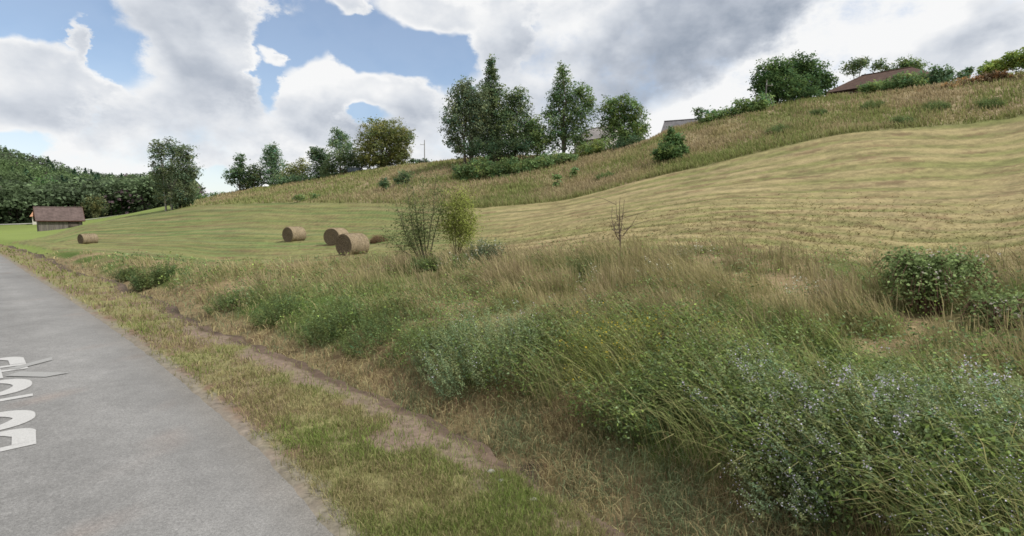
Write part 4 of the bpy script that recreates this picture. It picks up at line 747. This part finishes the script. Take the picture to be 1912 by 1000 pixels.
# tall rough grass between ditch and mown field
x, y, r = scatter(560000, -50, 52, 3.0, 62, .8); T, Sg = lateral(x, y); az_, lr, q, hq, lc = zone(x, y, T)
n1 = fbm(x*.55, y*.55, 3, 110); n2 = fbm(x*1.7, y*1.7, 3, 111); green = fbm(x*.4 + 30, y*.4, 3, 112)
edgeg = sstep(6.5, 3.8, T)
k = (rng.uniform(size=len(x)) < sstep(3.25, 3.6, T + (n2 - .5)*.6)*(q < -.01 + (n2 - .5)*.10)*(.06 + 1.25*sstep(.35, .62, n2)))
BRC = [gp(1725, 610), gp(1760, 605), gp(1690, 600), gp(1860, 630)]
k = k & (np.min([np.hypot(x - b_[0], y - b_[1]) for b_ in BRC], axis=0) > .62 + .5*(n2 - .5))
x, y, r, T, n1, n2, green, edgeg, q = [v[k] for v in (x, y, r, T, n1, n2, green, edgeg, q)]; n = len(x)
belt = sstep(.46, .66, r/np.exp(np.interp(np.arctan2(x, y), *CB)))
gm = np.clip(sstep(.42, .60, green*.7 + rng.uniform(size=n)*.3)*(1 - .8*belt) + edgeg*.65*(1 - belt), 0, 1)
gc = mix(GRN*1.5 + .035, LGR*1.25 + .03, rng.uniform(size=n))*jit(n, .25); tcq = mix(mix(PINK*1.18, STRAW*1.2, sstep(.35, .65, n1*.6 + .4*rng.uniform(size=n))), YGR*1.25, .08 + .25*rng.uniform(size=n))*jit(n, .2)
c0 = mix(YGR*1.2, GRN*1.6, rng.uniform(size=n))*jit(n, .2); c1 = mix(tcq, gc, gm); c0 = mix(c0*.6 + tcq*.4, gc, gm)
hmax = np.interp(r, [3, 7, 14, 25, 60], [.42, .44, .46, .42, .36])*(1 + .22*belt)*(.30 + 1.15*sstep(.3, .7, fbm(x*1.0 + 11, y*1.0, 3, 118)))*(.5 + .5*sstep(3.4, 4.4, T))*(1 - .35*gm*0)*np.where(q > -.12, .72, 1)
az_j = WIND + rng.normal(size=n)*.55; ln = np.clip(.55 + 1.5*(fbm(x*.9 + 70, y*.9, 3, 115) - .5) + .3*rng.normal(size=n), .02, 1.4)
A = Acc(); z = zg(x, y); w_ = np.maximum(.0028, r*.00078)
seed = (rng.uniform(size=n) < (.45 + .15*belt)*(1 - gm)); s0 = ~seed
A.blades(np.stack([x, y, z - .02], 1)[s0], (hmax*rng.uniform(.35, 1.0, n))[s0], (w_*rng.uniform(.8, 1.6, n))[s0], az_j[s0], (ln*1.25)[s0], c0[s0], c1[s0])
A.blades(np.stack([x, y, z - .02], 1)[seed], (hmax*rng.uniform(.8, 1.25, n))[seed], (w_*.9)[seed], az_j[seed], ln[seed]*.9, c0[seed], (tcq*1.1)[seed], w=(.8, .6, 1.5, .3))
x, y, r = scatter(60000, -10, 50, 3.0, 9, .8); T, Sg = lateral(x, y); k = (T > 3.5)*(T < 6.0)*(rng.uniform(size=len(x)) < .2); x, y, r = x[k], y[k], r[k]; n = len(x)
A.blades(np.stack([x, y, zg(x, y) + .05], 1), rng.uniform(.55, 1.15, n), .0055*rng.uniform(.7, 1.5, n), WIND + .15 + rng.normal(size=n)*.3, rng.uniform(.5, 1.25, n), mix(LGR*1.8 + .03, STRAW*1.5, rng.uniform(size=n)**1.2)*jit(n, .2), mix(LGR*1.9 + .03, STRAW*1.5, rng.uniform(size=n))*jit(n, .2), curve=.6)
tag(A.obj('tall_grass', MGR), 'tall tan and pinkish rough grass with seed heads', 'grass', kind='stuff')
# stubble of the mown field
x, y, r = scatter(330000, -52, 52, 11, 40, .75); T, Sg = lateral(x, y); az_, lr, q, hq, lc = zone(x, y, T); n2 = fbm(x*1.2, y*1.2, 3, 120)
k = (q > -.04)*(q < 1.0)*(T > 5)*(rng.uniform(size=len(x)) < (.05 + .3*n2)*sstep(34, 20, r)); x, y, r, q, az_ = [v[k] for v in (x, y, r, q, az_)]; n = len(x)
c = field_colour(x, y, q, az_)*jit(n, .17)
A = Acc(); z = zg(x, y); sw = fbm(az_*26*.45, q*55, 3, 21)
A.blades(np.stack([x, y, z - .01 + (.065*(rows(q, az_)**3 - .3) + .05*(sw - .5))*np.minimum(1, r/20)], 1), rng.uniform(.06, .16, n)*(.6 + .9*sw)*np.maximum(1, r/30), np.maximum(.008, r*.0011)*rng.uniform(.7, 1.6, n), np.where(rng.uniform(size=n) < .5, 0, math.pi) - az_ + rng.normal(size=n)*.45, rng.uniform(1.0, 1.6, n), c*1.02, c*1.1)
tag(A.obj('stubble', MGR), 'mown hay stubble in swaths across the field', 'stubble', kind='stuff')
# standing tall grass on the bank above the mown field
x, y, r = scatter(300000, -42, 52, 36, 150, .5); T, Sg = lateral(x, y); az_, lr, q, hq, lc = zone(x, y, T); n1 = fbm(x*.15, y*.15, 4, 125); n2 = fbm(x*.5, y*.5, 3, 126)
k = (q > .995)*(hq < 1.5)*(T > 5)*(rng.uniform(size=len(x)) < (.3 + .9*n2)*sstep(-.60, -.49, az_)); x, y, r, q, az_, n1, n2, hq, lr = [v[k] for v in (x, y, r, q, az_, n1, n2, hq, lr)]; n = len(x)
tc_ = mix(PINK*1.4, STRAW*1.2, sstep(.45, .75, n1*.7 + .3*rng.uniform(size=n)))
gm = sstep(.46, .58, fbm(x*.16 + 5, y*.16, 4, 127)*.75 + .25*rng.uniform(size=n) + .05*sstep(-.05, -.35, az_))*.85; gm = np.maximum(gm, np.exp(-np.maximum(lr - np.interp(az_, *CT), 0)/.02)*.75)
tc_ = mix(mix(tc_, YGR*1.25, .22*np.ones(n)), mix(YGR*1.2, GRN*1.6, rng.uniform(size=n)), gm)*jit(n, .17); A = Acc(); z = zg(x, y)
A.blades(np.stack([x, y, z], 1), rng.uniform(.22, .6, n)*(.4 + 1.2*n2), r*.0012*rng.uniform(.8, 1.6, n), WIND + rng.normal(size=n)*.8, np.clip(.4 + .35*rng.normal(size=n), 0, 1.2), mix(tc_, YGR*1.1, .3*np.ones(n)), tc_*1.05)
tag(A.obj('bank_grass', MGR), 'standing pinkish tall grass on the bank above the mown field', 'grass', kind='stuff')
# broad-leaved weeds filling the strip along the ditch
x, y, r = scatter(60000, -48, 50, 3.0, 40, .9); T, Sg = lateral(x, y); az_, lr, q, hq, lc = zone(x, y, T); n2 = fbm(x*1.1, y*1.1, 3, 140)
k = (q < -.03)*(rng.uniform(size=len(x)) < sstep(3.3, 3.6, T)*(sstep(7.2, 3.8, T)*.9 + .3)*sstep(.40, .55, n2)); x, y, r, T, n2 = [v[k] for v in (x, y, r, T, n2)]; n = len(x); A = Acc(); z = zg(x, y)
m_ = 9; P = np.repeat(np.stack([x, y, z], 1), m_, 0) + np.stack([rng.normal(size=n*m_)*.10 - .12, rng.normal(size=n*m_)*.10, rng.uniform(.05, .55, n*m_)*np.repeat(.5 + n2, m_)], 1)
cw_ = 1.5*mix(mix(GRN, GGR, rng.uniform(size=n)), LGR, sstep(.6, 1, rng.uniform(size=n)))*jit(n, .25); A.leaves(P, np.repeat(np.maximum(.05, r*.0042), m_), np.repeat(cw_, m_, 0)*jit(n*m_, .25), .1, .5)
tag(A.obj('weeds', MLF), 'mixed low green weeds along the ditch bank', 'weeds', kind='stuff')

# ------------------------------------------------------------------ single plants that can be told apart
MINT = np.array([.30, .37, .19]); LAV = np.array([.56, .52, .64]); NET = np.array([.165, .225, .085]); GOLD = np.array([.19, .20, .045])
gm_ = 'grey-green flowering weed clumps along the ditch'
def plant(px, py, *a, **kw):
    p = gp(px, py); return clump(*a[:3], p[0], p[1], *a[3:], **kw)
plant(915, 690, 'mint_clump', 'big grey-green bushy weed clump in the centre beside the ditch', 'plant', .95, .75, 1.05, MINT, ns=420, nl=46, leaf=.042, flower=LAV*1.15, fsize=.018, fn=4, fprob=.1, lean=(-.15, 0), group=gm_)
plant(835, 665, 'mint_clump', 'lower grey-green clump touching the left side of the big central one', 'plant', .6, .5, .6, MINT*.95, ns=200, nl=36, leaf=.042, lean=(-.25, 0), group=gm_)
plant(1170, 690, 'goldenrod_clump', 'yellow-green clump dotted with yellow flowers right of the central clump', 'plant', .85, .7, .85, np.array([.22, .26, .07]), ns=300, nl=34, leaf=.04, flower=(.55, .42, .05), fsize=.026, fn=4, fprob=.3, lean=(-.2, 0))
plant(1235, 780, 'nettle_clump', 'bright green nettle clump between the central clump and the lavender flowers', 'plant', .5, .4, .62, NET*1.1, ns=200, nl=34, leaf=.045, lean=(-.2, 0))
plant(1430, 790, 'mint_clump', 'lavender-topped grey-green clump left of the big bottom right mass', 'plant', .55, .5, .82, MINT, ns=240, nl=46, leaf=.045, flower=LAV, fsize=.017, fn=12, fprob=.2, fr=.026, lean=(-.3, -.05), group=gm_)
plant(1640, 860, 'mint_clump', 'tall lavender-topped clump in the middle of the bottom right mass', 'plant', .6, .5, .95, MINT, ns=320, nl=50, leaf=.042, flower=LAV, fsize=.017, fn=12, fprob=.2, fr=.026, lean=(-.4, -.05), group=gm_)
plant(1840, 850, 'mint_clump', 'lavender-topped clump cut by the right edge of the photo', 'plant', .65, .55, .95, MINT*1.02, ns=320, nl=50, leaf=.042, flower=LAV, fsize=.017, fn=12, fprob=.2, fr=.026, lean=(-.4, -.05), group=gm_)
plant(1520, 930, 'mint_clump', 'leaning grey-green clump overhanging the ditch at the bottom', 'plant', .5, .35, .6, MINT*.9, ns=220, nl=46, leaf=.038, flower=LAV, fsize=.013, fn=10, fprob=.3, lean=(-.7, -.1), group=gm_)
plant(1850, 985, 'nettle_clump', 'dark green leafy clump in the bottom right corner', 'plant', .55, .4, .62, NET*.85, ns=240, nl=36, leaf=.032, flower=LAV, fsize=.012, fn=10, fprob=.25, lean=(-.7, -.1))
plant(1560, 740, 'dock_plant', 'upright dark dock stems standing among pale grass', 'plant', .35, .3, .75, DGR*1.1, ns=26, nl=46, leaf=.055, lean=(-.05, 0), spread=.06)
plant(1290, 640, 'green_tussock', 'bright yellow-green weed patch left of the pale leaning grass', 'plant', .8, .6, .55, LGR*.95, ns=180, nl=30, leaf=.045, flower=(.5, .4, .06), fsize=.025, fn=4, fprob=.15)
plant(620, 618, 'nettle_clump', 'fresh green weed clump at the ditch edge left of the central clump', 'plant', .75, .6, .7, NET, ns=200, nl=30, leaf=.055, lean=(-.15, 0))
plant(520, 592, 'nettle_clump', 'small dark green weed clump further along the ditch edge', 'plant', .6, .5, .6, NET*.95, ns=150, nl=26, leaf=.065)
plant(287, 535, 'leafy_shrub', 'dark green leafy shrub beside the far ditch', 'shrub', .8, .7, 1.05, NET*.85, ns=160, nl=30, leaf=.11, lean=(0, 0))
plant(240, 522, 'leafy_shrub', 'small dark green tuft left of the leafy ditch shrub', 'shrub', .5, .5, .65, NET*.8, ns=90, nl=24, leaf=.11)
plant(1105, 520, 'grass_tussock', 'rounded green grass tussock below the bare young tree', 'grass tussock', .55, .5, .75, np.array([.12, .15, .06]), ns=420, nl=5, leaf=.09, aspect=.12, stemcol=(.13, .16, .06))
plant(905, 492, 'mullein_plant', 'cone-shaped grey-green weed right of the yellow sapling', 'plant', .6, .5, 1.0, np.array([.12, .155, .09]), ns=130, nl=30, leaf=.085, lean=(0, 0), flower=(.6, .6, .52), fsize=.05, fn=3, fprob=.25)
plant(800, 503, 'green_tussock', 'low dark green weeds at the foot of the tall sapling', 'plant', .9, .6, .55, NET*.85, ns=130, nl=26, leaf=.09)
plant(865, 500, 'green_tussock', 'low weeds with white specks at the foot of the yellow sapling', 'plant', .8, .6, .55, NET*.9, ns=120, nl=26, leaf=.08, flower=(.65, .64, .58), fsize=.05, fn=3, fprob=.3)
gw = 'white flowering umbels in the rough grass'
for px, py, lab, k_ in ((1135, 545, 'white flowering yarrow below the grass tussock', 40), (1242, 535, 'dense white flower heads right of the bare young tree', 60), (1310, 490, 'thin white flowers at the field edge left of the brambles', 25), (1080, 600, 'few white flowers above the yellow-flowered clump', 25), (1530, 575, 'white flower heads left of the bramble bush', 30)):
    plant(px, py, 'yarrow_clump', lab, 'plant', .5, .35, .62, np.array([.18, .21, .09]), ns=k_, nl=16, leaf=.06, flower=(.58, .58, .48), fsize=.032, fn=8, fprob=.5, group=gw)
for px, py, lab, cc_, h_ in ((425, 578, 'dull green weed mound at the ditch edge, third from the leafy shrub', NET*.95, .6), (700, 640, 'green weed mound left of the grey-green clumps at the ditch edge', NET*1.05, .6), (735, 590, 'olive weed mound in the rough grass behind the ditch weeds', np.array([.19, .22, .08]), .55),
        (1010, 640, 'yellow-green weed mound behind the big central clump', np.array([.21, .24, .08]), .6), (1390, 610, 'olive green weed mound in the middle of the rough grass', np.array([.19, .23, .075]), .6), (1480, 640, 'bright green weed mound left of the dock stems', np.array([.2, .27, .08]), .55), (1340, 700, 'green mound with tiny white flowers above the lavender clumps', np.array([.17, .24, .08]), .6)):
    plant(px, py, 'weed_mound', lab, 'plant', .6, .5, h_, cc_, ns=190, nl=30, leaf=.05, flower=(.55, .53, .45) if 'white' in lab else None, fsize=.02, fn=4, fprob=.2, lean=(-.25, 0), group='weed mounds in the rough strip')
for px, py, lab, s_ in ((1455, 248, 'green weed tuft on the pink bank below the pole', 1.0), (1632, 203, 'dark green weed tuft on the bank below the brown roof', 1.1), (1690, 232, 'small green tuft close above the mown field edge', .9), (1750, 205, 'olive tuft below the rust-brown bracken', 1.0), (1530, 215, 'pale green tuft on the bank below the dark tree pair', .8), (1850, 200, 'wide olive tuft at the upper right of the bank', 1.0), (1130, 335, 'olive tuft on the bank below the broad round-topped tree', .9)):
    plant(px, py, 'bank_tuft', lab, 'plant', 1.1*s_, .8*s_, .95*s_, NET*1.0, ns=110, nl=24, leaf=.16, group='weed tufts on the bank')
# brambles
def bramble(px, py, label, rx, ry, h, n, leaf, col, berries=True):
    p = gp(px, py); z0 = float(zg(p[0], p[1])[0]); root = empty('bramble_bush', (p[0], p[1], z0), label, 'bramble', 'bramble bushes'); C_ = Acc(); L_ = Acc(); Bq = Acc(); D_ = Acc()
    for k in range(46):
        a = random.uniform(0, 6.28); q = random.uniform(.1, .7); b = np.array([p[0] + rx*q*.5*math.cos(a), p[1] + ry*q*.5*math.sin(a), z0 - .05]); rr = random.uniform(.75, 1.1)
        top = np.array([p[0] + rx*.62*rr*math.cos(a) - .1, p[1] + ry*.62*rr*math.sin(a), z0 + h*random.uniform(.75, 1.15)]); end = np.array([p[0] + rx*1.2*rr*math.cos(a), p[1] + ry*1.2*rr*math.sin(a), z0 + h*random.uniform(.15, .6)])
        u = np.linspace(0, 1, 10)[:, None]; pts = b*(1 - u)**3 + 3*(b*.4 + top*.6 + [0, 0, .15])*u*(1 - u)**2 + 3*top*u*u*(1 - u)*1.05 + end*u**3; C_.tube(pts, np.linspace(.011, .004, 10), (.14, .08, .06), 5)
        m_ = n//46; uu = rng.uniform(.15, 1, m_)*9; j = np.minimum(uu.astype(int), 8); P = pts[j] + (pts[j+1] - pts[j])*(uu - j)[:, None] + rng.normal(size=(m_, 3))*.085
        L_.leaves(P, leaf, np.clip(np.asarray(col)*np.clip(1 + .35*rng.normal(size=(m_, 1)), .4, 1.8), .008, .5), .15, .72)
        if k % 2: D_.leaves(pts[-3:] + rng.normal(size=(3, 3))*.05, .06, BRN*1.2, .3, .6)
    for k in range(40): Bq.leaves(rng.normal(size=(4, 3))*.015 + np.array([p[0] + random.uniform(-rx, rx)*.9, p[1] - ry*.4 + random.uniform(-.3, .3), z0 + h*random.uniform(.4, .95)]), .03, np.array([.55, .5, .45]), 0, .9)
    C_.obj('stems', MBK, root); L_.obj('foliage', MLF, root); D_.obj('dead_leaves', MLF, root); tag(Bq.obj('flowers', MFL, root), kind='stuff')
bramble(1735, 585, 'large bramble bush with dark hollow underside on the right', .78, .7, 1.25, 7000, .062, np.array([.21, .28, .11]))
bramble(1870, 615, 'smaller bramble tangle at the right edge below the large one', .45, .4, .5, 1800, .058, np.array([.19, .25, .10]))
plant(1610, 605, 'nettle_clump', 'dark green weeds at the left foot of the large bramble', 'plant', .55, .45, .5, NET*.75, ns=140, nl=26, leaf=.055)
plant(1850, 690, 'nettle_clump', 'dark green weeds below the smaller bramble tangle', 'plant', .6, .45, .45, NET*.8, ns=150, nl=26, leaf=.05)
# brown heap of dead weeds beside the nearest bale
p = gp(708, 452); A = Acc(); n = 1500; a = rng.uniform(0, 6.3, n); q = np.sqrt(rng.uniform(0, 1, n)); x = p[0] + .6*q*np.cos(a) ; y = p[1] + .5*q*np.sin(a)
A.blades(np.stack([x, y, zg(x, y) - .02], 1), .6*(1 - .7*q**2)*rng.uniform(.6, 1.2, n), .016, math.pi + rng.normal(size=n)*.7, np.clip(.5 + .3*rng.normal(size=n), 0, 1.3), np.array([.17, .105, .055])*jit(n, .25), np.array([.24, .165, .1])*jit(n, .2))
tag(A.obj('dead_weed_tuft', MGR), 'brown tuft of dead weeds right behind the nearest hay bale', 'dead weeds')
